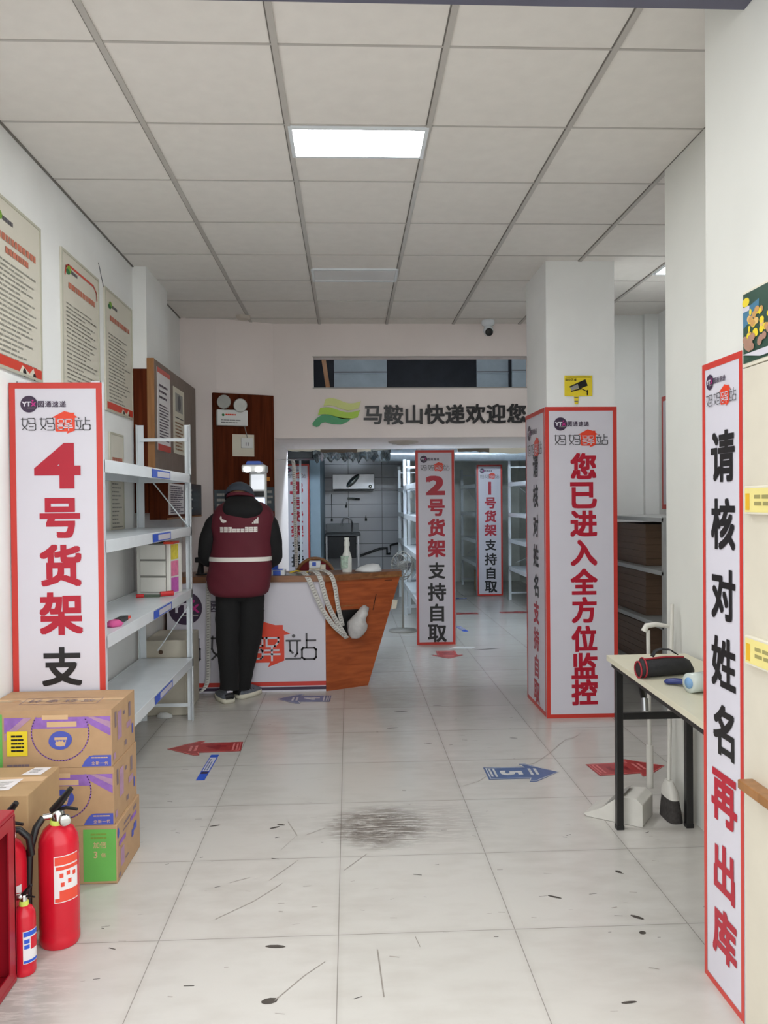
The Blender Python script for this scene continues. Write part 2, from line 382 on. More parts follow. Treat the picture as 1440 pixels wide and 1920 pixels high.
m = MB(); m.box(.98, 3.6, 14.6, 14.7, 0, 2.4, M_bg); m.box(3.1, 3.2, 7.4, 14.7, 0, 2.4, M_bg); struct(m.build('wall_back_room'))
m = MB(); m.box(-1.7, -1.6, 7.4, 14.6, 0, 2.4, M_bg); struct(m.build('wall_back_room_left'))
m = MB(); m.box(-.57, -.42, 12.08, 14.5, 0, 2.28, mat('pale_blue_panel', (150, 172, 186), .5, noise=.04)); struct(m.build('trim_partition'))
m = MB(); m.box(.96, 1.04, 13.2, 14.6, 0, 2.28, M_bg); struct(m.build('trim_end_wall'))
# wood lining of the oblique wall and of the pier
ow = Fr((-1.158, 7.03, 0), (.478, .215, 0), (0, 0, 1))
m = MB(); m.fbox(ow, .0, .545, 0, 2.412, -.03, .012, M_woodv); struct(m.build('trim_wood_lining'))
m = MB(); m.box(-1.44, -1.345, 5.505, 6.16, 1.4, 2.369, M_woodv); struct(m.build('trim_pier_lining'))

# ================================================================== lamps
def led_panel(x0, y0, label, on, wd=.6, dp=.3, nm='lit_diffuser', pw=0):
    t = thing('ceiling_light', label, 'light', (x0+wd/2, y0+dp/2, H-.012), 'square ceiling panels')
    f = MB(); a = .018
    f.box(x0, x0+wd, y0, y0+a, H-.012, H, M_dirtywhite); f.box(x0, x0+wd, y0+dp-a, y0+dp, H-.012, H, M_dirtywhite)
    f.box(x0, x0+a, y0+a, y0+dp-a, H-.012, H, M_dirtywhite); f.box(x0+wd-a, x0+wd, y0+a, y0+dp-a, H-.012, H, M_dirtywhite)
    f.build('frame', t)
    d = MB(); d.box(x0+a, x0+wd-a, y0+a, y0+dp-a, H-.008, H-.002, mat(nm, (255, 255, 255), .5, noise=0, emit=((250, 253, 255), pw)) if on else mat('unlit_diffuser', (225, 225, 225), .3, noise=0))
    d.build('diffuser', t)
led_panel(-.241, 3.452, 'lit white LED panel glowing in the ceiling above the entrance aisle', True, pw=LED)
led_panel(-.241, 5.55, 'unlit LED panel flush in the ceiling nearer the back wall', False)
led_panel(2.159, 5.35, 'small lit ceiling panel half hidden behind the right wall', True, nm='lit_side_diffuser', pw=LEDR)
def tube(x, y, label):                                     # crosswise, close behind the soffit
    t = thing('tube_light', label, 'light', (x, y, 2.26), 'tube lights of the back room')
    b = MB(); b.box(x-.6, x+.6, y-.04, y+.04, 2.24, 2.28, M_dirtywhite); b.build('housing', t)
    b = MB(); b.cyl((x-.58, y, 2.222), (x+.58, y, 2.222), .014, mat('lit_tube', (255, 255, 255), .5, noise=0, emit=((225, 240, 255), TUBE*9)), 10); b.build('tube', t)
tube(1.7, 9.15, 'white tube light over the aisle between the back shelves')
tube(.2, 9.15, 'white tube light in front of the kitchen wall')
# ================================================================== printed marks
def yto(mb, fr, a, b, r, c=.0025):
    mb.disc(fr, a, b, r, M_purple, c)
    mb.char(fr, 'Y', a-.52*r, b+.02*r, .62*r, .58*r, M_white, c+.0006, .05, False); mb.char(fr, 'T', a-.02*r, b+.02*r, .6*r, .58*r, M_white, c+.0006, .05, False)
    mb.char(fr, 'X', a+.52*r, b-.02*r, .62*r, .5*r, M_pink, c+.0007, .04, False); mb.disc(fr, a+.45*r, b+.42*r, .11*r, M_pink, c+.0007, 10)
    mb.rect(fr, a-.2*r, a+.75*r, b-.47*r, b-.4*r, M_lgrey, c+.0006)
def house(mb, fr, a, b, s, c=.0025):
    mb.poly(fr, [(a+x*s, b+y*s) for x, y in ((-.04, .9), (-.87, .47), (-.66, .44), (-.66, -.44), (-.58, -.5), (.17, -.5), (.1, -.66), (.45, -.52), (.66, -.44), (.66, .44), (.87, .47), (.62, .62), (.62, .78), (.36, .78))], M_orange, c)
def mama(mb, fr, xs, b, s, c=.0025):
    house(mb, fr, xs[2], b, s, c); d = c+.0008
    def L(cx, pts, mt, wd=.065): mb.line(fr, [(cx+x*s, b+y*s) for x, y in pts], wd*s, mt, d)
    for cx in xs[:2]:                                       # rounded single-stroke characters
        L(cx, [(-.5, .36), (-.08, .36), (-.08, .2), (-.12, -.05), (-.42, -.36)], M_grey); L(cx, [(-.4, .42), (-.42, 0), (-.36, -.12), (-.1, -.38)], M_grey)
        L(cx, [(-.02, .4), (.36, .4), (.42, .34), (.42, .08)], M_grey); L(cx, [(.02, .24), (.02, .06), (.4, .06), (.46, 0), (.46, -.34), (.4, -.4), (.02, -.4)], M_grey); L(cx, [(.06, -.16), (.3, -.16)], M_grey)
    cx = xs[2]
    L(cx, [(-.5, .34), (-.08, .34), (-.08, .08), (-.46, .08), (-.46, .34)], M_white); L(cx, [(-.5, -.06), (-.12, -.06), (-.08, -.1), (-.08, -.3), (-.14, -.36), (-.4, -.36), (-.48, -.28), (-.48, -.14), (-.1, -.14)], M_white)
    L(cx, [(.02, .34), (.46, .34), (.46, .2), (.34, .06), (.06, .06)], M_white); L(cx, [(.06, .34), (.06, .12)], M_white); L(cx, [(.02, -.08), (.46, -.08)], M_white); L(cx, [(-.02, -.22), (.5, -.22)], M_white); L(cx, [(.24, 0), (.24, -.42)], M_white)
    cx = xs[3]
    mb.disc(fr, cx-.26*s, b+.4*s, .06*s, M_grey, d, 10); L(cx, [(-.5, .24), (-.04, .24)], M_grey); L(cx, [(-.4, .2), (-.38, -.1), (-.3, -.18)], M_grey); L(cx, [(-.14, .2), (-.14, -.2), (-.22, -.3)], M_grey); L(cx, [(-.52, -.38), (-.04, -.38)], M_grey)
    L(cx, [(.18, .46), (.18, 0)], M_grey); L(cx, [(.18, .24), (.48, .24)], M_grey); L(cx, [(.06, -.02), (.44, -.02), (.5, -.08), (.5, -.34), (.44, -.4), (.1, -.4), (.02, -.34), (.02, -.08), (.06, -.02)], M_grey)
def illegible(mb, fr, a0, a1, b1, rows, dy, mt, hh=.35, seed=0, words=6, ragged=.3):
    q = random.Random(seed)                                 # rows of print too small to read
    for i in range(rows):
        y = b1-i*dy; x = a0; end = a0+(a1-a0)*(1-ragged*q.random())
        while x < end-.004:
            ln = min((a1-a0)/words*q.uniform(.5, 1.4), end-x); mb.rect(fr, x, x+ln, y-dy*hh, y, mt, .0016); x += ln+(a1-a0)*.02

LAY = [(.91, .5), (1.48, .44), (2.0, .46), (2.53, .47), (3.11, .43), (3.66, .47), (4.2, .47), (4.73, .46)]
def banner(label, o, u, w_, h, chars, group, lay=None, cw=.5, bd=.065, thick=.03, logo=True):
    fr = Fr(o, u, (0, 0, 1)); t = thing('banner', label, 'sign', fr(w_/2, 0), group)
    p = MB(); p.fbox(fr, 0, w_, 0, h, -thick, 0, M_white); p.build('panel', t, .002)
    b = MB(); e = bd*w_
    b.rect(fr, 0, w_, 0, e, M_red, .001); b.rect(fr, 0, w_, h-e, h, M_red, .001); b.rect(fr, 0, e, e, h-e, M_red, .001); b.rect(fr, w_-e, w_, e, h-e, M_red, .001)
    b.build('border', t)
    if logo:
        l = MB(); yto(l, fr, .215*w_, h-.235*w_, .092*w_); l.text(fr, '圆通速递', .46*w_, h-.235*w_, .068*w_, M_purple, .0025, .02, .078*w_)
        mama(l, fr, [.21*w_, .41*w_, .60*w_, .79*w_], h-.455*w_, .16*w_); l.build('logo', t)
    r = MB(); k = MB()
    for (ch, col), (y, s) in zip(chars, lay or [(a*w_, b*w_) for a, b in LAY]):
        if ch.isdigit(): r.char(fr, ch, w_*.51, h-y, w_*.5, s, M_redtxt, .002, .05, keep=ch == '1')
        else: (r if col else k).char(fr, ch, w_*.53, h-y, w_*cw*1.04 if not lay else cw, s, M_redtxt if col else M_blk, .002, .044 if col else .036, keep=True)
    if r.v: r.build('red_lettering', t)
    if k.v: k.build('black_lettering', t)
    return t
def shelfname(n): return [(n, 1), ('号', 1), ('货', 1), ('架', 1), ('支', 0), ('持', 0), ('自', 0), ('取', 0)]
G = 'red-bordered shelf and notice banners'
q = MB(); q.box(-.715, -.685, 11.88, 11.91, 0, 2.16, M_dirtywhite); tag(q.build('steel_post', None, .003), 'slim white steel post standing before the 3号 banner', 'post')
banner('red-bordered banner reading 4号货架 on the left shelf end', (-1.431, 3.497, .035), (1, 0, 0), .388, 1.944, shelfname('4'), G, thick=.024)
banner('red-bordered banner reading 2号货架 right of the wooden counter', (.682, 8.2, 0), (1, 0, 0), .394, 1.98, shelfname('2'), G)
banner('smaller looking banner reading 1号货架 far back by white shelves', (1.955, 12.28, .01), (1, 0, 0), .394, 2.0, shelfname('1'), G)
banner('narrow view of the 3号货架 banner beyond the wood panel', (-.965, 12.0, .03), (1, 0, 0), .39, 2.0, shelfname('3'), G)
lay = [(p, .175) for p in (2.08-1.685, 2.08-1.49, 2.08-1.3, 2.08-1.105, 2.08-.912, 2.08-.722, 2.08-.53, 2.08-.347, 2.08-.17)]
banner('banner reading 您已进入全方位监控 on the front of the column', (1.312, 5.347, .0), (1, 0, 0), .485, 2.082, [(c, 1) for c in '您已进入全方位监控'], G, lay, .21, .055, .012)
lay = [(p, .15) for p in (.40, .60, .80, 1.0, 1.2, 1.4, 1.6, 1.8, 1.98)]
lay = [(2.08-z, .16) for z in (1.70, 1.49, 1.28, 1.07, .86, .67, .48, .29, .11)]
banner('banner reading 请核对姓名支持自取 on the left side of the column', (1.316, 5.95, .0), (0, -1, 0), .58, 2.082, [(c, i > 4) for i, c in enumerate('请核对姓名支持自取')], G, lay, .2, .05, .01)
lay = [(1.868-z, .15) for z in (1.584, 1.387, 1.182, .982, .784, .584, .372, .182)]
banner('nearest banner at right edge reading 请核对姓名再出库', (1.085, 2.435, .0), (0, -1, 0), .252, 1.868, [(c, i > 4) for i, c in enumerate('请核对姓名再出库')], G, lay, .16, .075, .01)
fr = Fr((2.665, 6.775, 1.377), (0, -1, 0), (0, 0, 1)); t = thing('banner', 'sliver of a red-bordered board far right behind the wall', 'sign', fr(.2, 0), G)
p = MB(); p.fbox(fr, 0, .4, 0, .95, -.013, 0, M_white); p.build('panel', t)
b = MB(); b.rect(fr, 0, .4, 0, .04, M_red); b.rect(fr, 0, .4, .91, .95, M_red); b.rect(fr, 0, .03, .04, .91, M_red); b.rect(fr, .37, .4, .04, .91, M_red); b.build('border', t)

# lettering and emblem on the header
hf = Fr((0, 7.268, 0), (1, 0, 0), (0, 0, 1))
def raised(mb, ch, a, b, s, mt, dep=.018):
    vs, fs, (x0, x1, y0, y1) = glyph(ch); k = s; n = len(vs)
    for i in range(8):
        ox, oy = [(1, 1), (1, -1), (-1, 1), (-1, -1), (1, 0), (-1, 0), (0, 1), (0, -1)][i]; ox *= .024; oy *= .02
        P = [((x-(x0+x1)/2+ox)*k, (y-(y0+y1)/2+oy)*k) for x, y in vs]; raised1(mb, P, fs, n, a, b, dep+i*1e-4, mt)
def raised1(mb, P, fs, n, a, b, dep, mt):
    mb.add([hf(a+x, b+y, dep) for x, y in P], fs, mt)
    ed = {}
    for f in fs:
        for i in range(len(f)):
            e = (f[i], f[(i+1) % len(f)]); ed[tuple(sorted(e))] = None if tuple(sorted(e)) in ed else e
    e = [v for v in ed.values() if v]
    mb.add([hf(a+x, b+y, dep) for x, y in P]+[hf(a+x, b+y, 0) for x, y in P], [(q, p_, n+p_, n+q) for p_, q in e], mt)
t = thing('wall_lettering', 'black raised characters 马鞍山快递欢迎您 on the header wall', 'sign', (.88, 7.268, 2.13))
for i, ch in enumerate('马鞍山快递欢迎您'):
    q = MB(); raised(q, ch, .225+i*.1855, 2.238+.0015*i, .182, M_blk); q.build('character', t)
t = thing('wall_emblem', 'wavy green leaf emblem left of the black wall characters', 'sign', (-.1, 7.268, 2.14))
def wave(pts, name, col):
    q = MB(); q.prism(hf, [((x-560)/1.0, y) for x, y in pts] if 0 else pts, .0, .014, mat(name+'_print', col, .4, noise=.02)); q.build(name, t)
def band(x0, x1, top, th, sk, ph=0):
    n = 14; up = []; dn = []
    for i in range(n+1):
        f = i/n; yv = top+.018*math.sin(f*2*math.pi+ph)-.02*f
        up.append((x0+(x1-x0)*f+sk, yv)); dn.append((x0+(x1-x0)*f-.0, yv-th))
    return dn+list(reversed(up))
wave(band(-.215, .10, 2.375, .062, .02, .4), 'pale_leaf', (206, 214, 128))
wave(band(-.265, .09, 2.295, .062, .02, .4), 'lime_leaf', (166, 206, 40))
wave([(-.315, 2.165), (-.312, 2.148), (-.28, 2.134), (-.255, 2.14), (-.235, 2.17), (-.2, 2.178), (-.14, 2.16), (-.06, 2.155), (0, 2.18), (.03, 2.208), (-.03, 2.212), (-.1, 2.225), (-.17, 2.245), (-.23, 2.242), (-.28, 2.21)], 'green_leaf', (44, 150, 90))

# ================================================================== shelving
def rack(label, x0, x1, y0, y1, levels, top, front, group, posts=None, stickers=True, faces=1, braces=True):
    t = thing('shelving_unit', label, 'shelf', ((x0+x1)/2, (y0+y1)/2, 0), group); w_ = .042
    for x in (x0, x1):
        for y in (y0, y1):
            p = MB(); sx_ = w_ if x == x0 else -w_; sy_ = w_ if y == y0 else -w_
            p.box(min(x, x+sx_), max(x, x+sx_), min(y, y+.004*(1 if sy_ > 0 else -1)), max(y, y+.004*(1 if sy_ > 0 else -1)), 0, top, M_dirtywhite)
            p.box(min(x, x+.004*(1 if sx_ > 0 else -1)), max(x, x+.004*(1 if sx_ > 0 else -1)), min(y, y+sy_), max(y, y+sy_), 0, top, M_dirtywhite)
            p.build('post', t)
    for z in levels:
        s = MB(); s.box(x0+.005, x1-.005, y0+.006, y1-.006, z-.012, z, M_dirtywhite)
        for x in (x0, x1-.012): s.box(x, x+.012, y0+.02, y1-.02, z-.055, z+.002, M_dirtywhite)
        s.box(x0, x1, y0+.006, y0+.02, z-.055, z, M_dirtywhite); s.box(x0, x1, y1-.02, y1-.006, z-.055, z, M_dirtywhite)
        b = s.build('board', t, .0015)
        if stickers:
            fx = x1 if front > 0 else x0
            sf = Fr((fx+front*.0012, y0+(y1-y0)*.445 if front > 0 else y0+(y1-y0)*.6, z-.05), (0, front, 0), (0, 0, 1))
            L_ = MB(); L_.rect(sf, 0, .44, 0, .044, M_blue); L_.rect(sf, .12, .42, .006, .036, M_white, .002); illegible(L_, sf, .14, .4, .03, 2, .013, M_blue, .5, 3); L_.build('shelf_label', t)
    if braces:
        for y in (y0+.01, y1-.01):
            for z in (top-.1, .105): q = MB(); q.box(x0+.02, x1-.02, y-.006, y+.006, z-.01, z+.012, M_dirtywhite); q.build('end_bar', t)
            zs = [(levels[0]+.03, levels[1]), (levels[2]-.12, levels[3]+.05)]
            for i, (za, zb) in enumerate(zs):
                xa, xb = (x0+.04, x1-.02) if i == 0 else (x1-.03, x0+.12)
                q = MB(); q.tube([(xa, y, za), (xb, y, zb)], .011, M_dirtywhite, 6, flat=.4); q.build('diagonal_brace', t)
    return t
GS = 'white steel racks'
rack('empty white steel rack along the left wall behind the 4号 banner', -1.41, -1.055, 3.525, 5.5, [1.655, 1.303, .887, .425], 1.988, 1, GS)
rack('white rack directly behind the 2号 banner', .70, 1.09, 8.24, 10.36, [1.66, 1.3, .9, .43], 2.0, -1, GS, stickers=False)
rack('farther white rack continuing the row of the 2号 banner', .76, 1.14, 10.5, 12.4, [1.66, 1.3, .9, .43], 2.0, -1, GS, stickers=False)
rack('white rack behind the 1号 banner', 1.95, 2.36, 12.33, 14.0, [1.72, 1.28, .86, .5], 2.0, -1, GS, stickers=False)
rack('wide white rack with empty boards at right of the 1号 banner', 2.34, 3.0, 9.6, 11.8, [1.72, 1.28, .9, .5], 2.05, -1, GS, stickers=False)
rack('white rack at the far left behind the 3号 banner', -.97, -.6, 12.05, 14.0, [1.66, 1.3, .9, .43], 2.03, 1, GS, stickers=False)

# cartons heaped under the far right rack
for x, y, sx_, sy_, h, lab in ((2.5, 9.9, .4, .5, .3, 'brown carton under the wide back rack, nearest one'), (2.55, 10.7, .36, .6, .34, 'brown carton under the wide back rack, farther one'), (2.05, 12.7, .25, .5, .33, 'brown carton under the rack behind the 1号 banner')):
    q = MB(); q.box(x, x+sx_, y, y+sy_, 0.001, h, M_card2); q.box(x+sx_*.46, x+sx_*.54, y-.001, y+sy_+.001, h*.7, h+.001, M_cream); tag(q.build('carton', None, .004), lab, 'box')

# dark rack with wrapped cartons on the right side
t = thing('storage_rack', 'grey storage rack behind the column on the right wall', 'shelf', (2.36, 5.9, 0))
M_gsteel = mat('grey_rack_steel', (150, 152, 150), .4, noise=.05)
for x in (2.1, 2.62):
    for y in (5.28, 6.5): q = MB(); q.box(x-.02, x+.02, y-.02, y+.02, 0, 1.34, M_gsteel); q.build('post', t)
for z in (1.337, .98, .62, .266): q = MB(); q.box(2.08, 2.64, 5.27, 6.52, z-.03, z, M_gsteel); q.build('board', t, .003)
for z0, z1, lab in ((.98, 1.28, 'dark wrapped carton on the upper level of the grey rack'), (.62, .935, 'dark carton on the middle level of the grey rack'), (.266, .56, 'dark carton on the lowest level of the grey rack')):
    q = MB(); q.box(2.14, 2.58, 5.75, 6.42, z0+.001, z1, M_carddark)
    for k in range(1, 6): q.box(2.136, 2.584, 5.746, 6.424, z0+k*(z1-z0)/6, z0+k*(z1-z0)/6+.004, M_carddark)
    b = tag(q.build('carton', None, .003), lab, 'box', 'dark cartons on the grey rack')
    if z0 > .9:
        q = MB()
        for i in range(10): y = 5.744; x = 2.33+R.uniform(-.02, .05); z = 1.0+i*.026; q.tube([(x, y, z), (x+.05, y-.004, z+.006), (x+.13, y, z+.002)], .006, mat('clear_wrap', (200, 195, 185), .1, noise=.05), 5)
        q.build('plastic_wrap', b)
# ================================================================== notices on the left wall
def notice(name, label, y0, y1, z0, z1, kind, seed):
    fr = Fr((-1.434, y0, z0), (0, 1, 0), (0, 0, 1)); w_, h = y1-y0, z1-z0
    t = thing(name, label, 'notice', fr(w_/2, 0), 'cream notice boards on the left wall')
    p = MB(); p.fbox(fr, 0, w_, 0, h, 0, .008, mat('cream_paper', (212, 207, 192), .45, noise=.02)); p.build('sheet', t)
    e = MB(); a = .012
    for A in ((0, w_, 0, a), (0, w_, h-a, h), (0, a, a, h-a), (w_-a, w_, a, h-a)): e.fbox(fr, *A, .008, .012, mat('clear_edge', (188, 186, 168), .3, noise=.03))
    e.build('frame', t)
    g = MB(); F2 = Fr(fr(0, 0, .0085), (0, 1, 0), (0, 0, 1)); red = mat('faded_red_ink', (192, 112, 88), .5, noise=.1)
    def done(nm):
        nonlocal g
        if g.v: g.build(nm, t)
        g = MB()
    if kind != 'lower':
        g.disc(F2, .11, h-.085, .03, mat('leaf_ink', (120, 165, 50), .5), .0016, 12, .02); g.disc(F2, .09, h-.1, .03, mat('leaf_ink_dark', (40, 110, 60), .5), .0018, 12, .014)
        illegible(g, F2, .14, .14+w_*.22, h-.08, 1, .03, M_grey, .6, seed)
    done('emblem')
    illegible(g, F2, w_*.16, w_*.9, h-.15, 1, .05, red, .6, seed+1, 13, .05)
    if kind == 'big': illegible(g, F2, w_*.3, w_*.75, h-.2, 1, .045, red, .6, seed+2, 9, .05)
    done('title')
    illegible(g, F2, w_*.1, w_*.92, h-.26, 22 if kind != 'lower' else 16, .021 if kind != 'lower' else .024, mat('faded_grey_ink', (140, 138, 128), .6, noise=.15), .34, seed+3, 7, .5)
    done('paragraphs')
    if kind == 'ruled':
        rr = mat('bright_red_ink', (205, 62, 44), .4, noise=.02)
        pts = [(.05, .0), (.05, h-.12), (.065, h-.08), (.1, h-.065), (w_-.1, h-.065), (w_-.05, h-.09), (w_-.04, h-.13), (w_-.04, 0)]
        g.line(F2, pts[1:7], .012, rr)
    done('arched_line')
    if kind in ('big', 'foot'):
        b = MB(); b.rect(F2, 0, w_, 0.0, .055, mat('bright_red_ink', (205, 62, 44), .4, noise=.02), .002); b.poly(F2, [(w_*.5, 0), (w_*.58, .045), (w_*.72, .02), (w_*.8, .05), (w_*.86, 0)], M_cream, .0026); b.disc(F2, w_*.62, .015, .02, M_black, .003, 10); b.disc(F2, w_*.82, .012, .018, M_black, .003, 10); b.build('footer', t)
    return t
notice('notice_board', 'large cream notice nearest on the left wall above the 4号 banner', 3.30, 3.862, 2.03, 2.747, 'big', 11)
notice('notice_board', 'cream notice with a thin red arched line, second on the left wall', 4.138, 4.745, 1.95, 2.755, 'ruled', 22)
notice('notice_board', 'cream notice with red foot beside the left pier', 4.862, 5.457, 2.02, 2.75, 'foot', 33)
notice('notice_board', 'cream notice below the red-footed one, behind the white rack', 4.925, 5.213, 1.295, 1.897, 'lower', 44)
q = MB(); q.tube([(-1.432, 4.77, 2.86), (-1.431, 4.86, 2.742)], .002, M_grey, 5); tag(q.build('hanging_wire'), 'thin grey wire slanting down to the red-footed notice', 'wire')

# brown pin board and its papers, the wooden wall cabinet under it
t = thing('pin_board', 'brown pin board with honey edge on the left wall', 'board', (-1.32, 6.3, 1.62))
p = MB(); p.box(-1.342, -1.30, 5.53, 7.0, 1.62, 2.44, M_board); p.build('panel', t)
p = MB(); p.box(-1.345, -1.298, 5.512, 5.53, 1.62, 2.442, M_woodside); p.build('edge_strip', t)
t = thing('wall_cabinet', 'low wooden wall cabinet under the brown pin board', 'cabinet', (-1.33, 6.1, 1.353))
p = MB(); p.box(-1.343, -1.222, 5.53, 6.78, 1.353, 1.615, M_woodv); p.build('body', t, .002)
p = MB(); p.box(-1.224, -1.218, 5.53, 6.78, 1.353, 1.365, M_woodside); p.build('edge_strip', t)
bf = Fr((-1.2995, 0, 0), (0, 1, 0), (0, 0, 1))
M_paper = mat('white_paper', (226, 222, 222), .6, noise=.02)
q = MB(); q.fbox(bf, 5.6, 6.0, 1.83, 2.40, 0, .003, M_paper); f2 = Fr((-1.2965, 5.6, 1.83), (0, 1, 0), (0, 0, 1))
q.rect(f2, 0, .4, .535, .57, M_red, .001); q.rect(f2, 0, .4, 0, .045, M_red, .001); illegible(q, f2, .05, .36, .46, 3, .04, M_purple, .4, 5); illegible(q, f2, .05, .37, .32, 13, .02, M_purple, .4, 6, 3)
tag(q.build('poster'), 'white poster with red top and foot pinned on the brown board', 'poster')
q = MB(); q.fbox(bf, 6.11, 6.5, 1.84, 2.34, 0, .003, M_cream); f2 = Fr((-1.2965, 6.11, 1.84), (0, 1, 0), (0, 0, 1))
q.rect(f2, .06, .33, .32, .46, M_lgrey, .001); q.disc(f2, .2, .39, .06, M_grey, .0015, 12); q.rect(f2, .05, .36, .27, .278, M_black, .001); illegible(q, f2, .05, .35, .24, 9, .025, M_woodside, .4, 8, 5)
tag(q.build('certificate'), 'cream sheet with a grey picture pinned right on the brown board', 'poster')
cf = Fr((-1.2215, 0, 0), (0, 1, 0), (0, 0, 1))
M_slate = mat('slate_glossy_plate', (70, 82, 90), .25, noise=.25, scale=6)
q = MB(); q.fbox(cf, 5.56, 6.06, 1.385, 1.6, 0, .006, M_paper); illegible(q, Fr((-1.2153, 5.56, 1.385), (0, 1, 0), (0, 0, 1)), .03, .46, .2, 13, .015, M_purple, .45, 9, 4)
tag(q.build('price_sheet'), 'white printed sheet fixed to the side of the wall cabinet', 'notice')
q = MB(); q.fbox(cf, 6.1, 6.76, 1.37, 1.612, 0, .006, M_slate); f2 = Fr((-1.2153, 6.1, 1.37), (0, 1, 0), (0, 0, 1)); illegible(q, f2, .05, .3, .2, 5, .035, M_lgrey, .4, 10, 3)
tag(q.build('glossy_plate'), 'dark glossy plate on the wall cabinet beside the printed sheet', 'sign')

# things on the wooden lining
t = thing('emergency_light', 'white twin-head emergency light on the dark wood panel', 'light', ow(.15, 2.13))
p = MB(); p.fbox(ow, .02, .29, 2.128, 2.265, .013, .07, mat('white_plastic', (226, 228, 226), .35, noise=.02)); b = p.build('body', t, .008)
f2 = Fr(ow(.02, 2.128, .0705), ow.u, ow.v); p = MB(); p.disc(f2, .05, .09, .012, mat('leaf_ink_dark', (40, 110, 60), .5), .001, 10); illegible(p, f2, .07, .17, .1, 1, .02, M_orange, .6, 3); illegible(p, f2, .03, .22, .05, 2, .02, M_grey, .3, 4); p.build('label', t)
for a, zz, tl in ((.075, 2.325, (-.1, -1, .05)), (.215, 2.305, (.25, -1, -.25))):
    o = ow(a, zz, .09); p = MB(); ax = V(tl).normalized()
    p.lathe(o-ax*.04, [(.02, 0), (.05, .02), (.058, .04), (.06, .055), (.055, .06)], mat('silver_reflector', (176, 178, 174), .4, .55, noise=.1), 24, ax); p.lathe(o-ax*.02, [(.054, .03), (.03, .037), (.0, .04)], mat('lamp_glass', (190, 192, 185), .1, noise=.05), 24, ax)
    p.tube([ow(a, 2.262, .05), o-ax*.03], .012, M_chrome, 8); p.build('lamp_head', t)
t = thing('wall_socket', 'pale square plate with a socket on the dark wood panel', 'socket', ow(.25, 1.87))
p = MB(); p.fbox(ow, .165, .36, 1.868, 2.06, .0125, .016, M_cream); p.build('plate', t)
p = MB(); p.fbox(ow, .24, .345, 1.94, 2.03, .016, .03, mat('white_plastic', (226, 228, 226), .35, noise=.02)); p.rect(Fr(ow(0, 0, .03), ow.u, ow.v), .28, .285, 1.96, 1.99, M_grey); p.rect(Fr(ow(0, 0, .03), ow.u, ow.v), .3, .305, 1.96, 1.99, M_grey); p.build('socket_face', t, .003)
p = MB(); p.tube([ow(.27, 2.13, .03), ow(.285, 2.08, .025), ow(.295, 2.03, .03)], .004, M_lgrey, 6); p.build('cord', t)
for a0, a1, z0, z1, lab in ((.0, .17, 1.40, 1.575, 'dark slate sign left of the person on the wood panel'), (.455, .54, 1.385, 1.6, 'dark slate sign right of the white kiosk on the wood panel')):
    q = MB(); q.fbox(ow, a0, a1, z0, z1, .0125, .018, M_slate); f2 = Fr(ow(0, 0, .0183), ow.u, ow.v); illegible(q, f2, a0+.02, a1-.015, z1-.03, 3, .045, M_lgrey, .5, 12, 3); tag(q.build('wall_sign'), lab, 'sign')
q = MB(); q.fbox(ow, .44, .5, 1.655, 1.69, .0125, .016, mat('amber_sticker', (214, 140, 40), .5)); tag(q.build('sticker'), 'small amber sticker above the right slate sign', 'sticker')

# ceiling things
t = thing('security_camera', 'white dome security camera under the ceiling at the back', 'camera', (1.25, 7.13, H))
p = MB(); p.lathe((1.25, 7.14, H-.04), [(.055, .04), (.06, .02), (.055, 0), (.03, -.012)], M_dirtywhite, 24); p.build('base', t)
p = MB(); p.lathe((1.25, 7.13, H-.095), [(.001, -.045), (.03, -.035), (.045, 0), (.04, .03), (.02, .05)], M_dirtywhite, 24); p.build('ball', t)
p = MB(); p.lathe((1.25, 7.095, H-.11), [(.034, 0), (.034, .012), (.022, .016), (0, .018)], M_black, 20, (0, -1, -.3)); p.build('lens', t)
p = MB(); p.lathe((-.88, 6.96, H-.03), [(.05, 0), (.06, .01), (.06, .03)], mat('old_white_plastic', (206, 198, 186), .5), 24); tag(p.build('smoke_detector'), 'small round smoke detector on the ceiling at back left', 'detector')
p = MB(); p.lathe((.53, 7.75, 2.002), [(.0, .0), (.06, .0), (.062, .01), (.11, .01), (.112, .02), (.14, .02), (.145, .036)], mat('old_white_plastic', (206, 198, 186), .5), 28); tag(p.build('ceiling_disc'), 'round ceiling disc under the passage soffit', 'ceiling lamp')
# camera warning sign
cf = Fr((0, 5.354, 0), (1, 0, 0), (0, 0, 1)); t = thing('warning_sign', 'yellow surveillance warning sign on the column above the banner', 'sign', (1.54, 5.354, 2.1))
p = MB(); p.poly(cf, [(1.447, 2.155), (1.51, 2.155), (1.515, 2.10), (1.538, 2.10), (1.543, 2.155), (1.635, 2.155), (1.635, 2.292), (1.447, 2.292)], M_yel); p.build('plate', t)
p = MB(); d_ = .002; p.rect(cf, 1.455, 1.625, 2.278, 2.283, M_black, d_); p.text(cf, '监控区域', 1.49, 2.263, .018, M_black, d_, .015)
ro = lambda x, y: (1.54+x*.95-y*.3, 2.222+x*.3+y*.95)
p.poly(cf, [ro(-.055, -.015), ro(.0, -.015), ro(.0, .02), ro(-.055, .016)], M_lgrey, d_); p.poly(cf, [ro(-.058, .015), ro(.06, .028), ro(.062, -.018), ro(.0, -.022), ro(.0, .014), ro(-.058, .006)], M_black, d_+.0004)
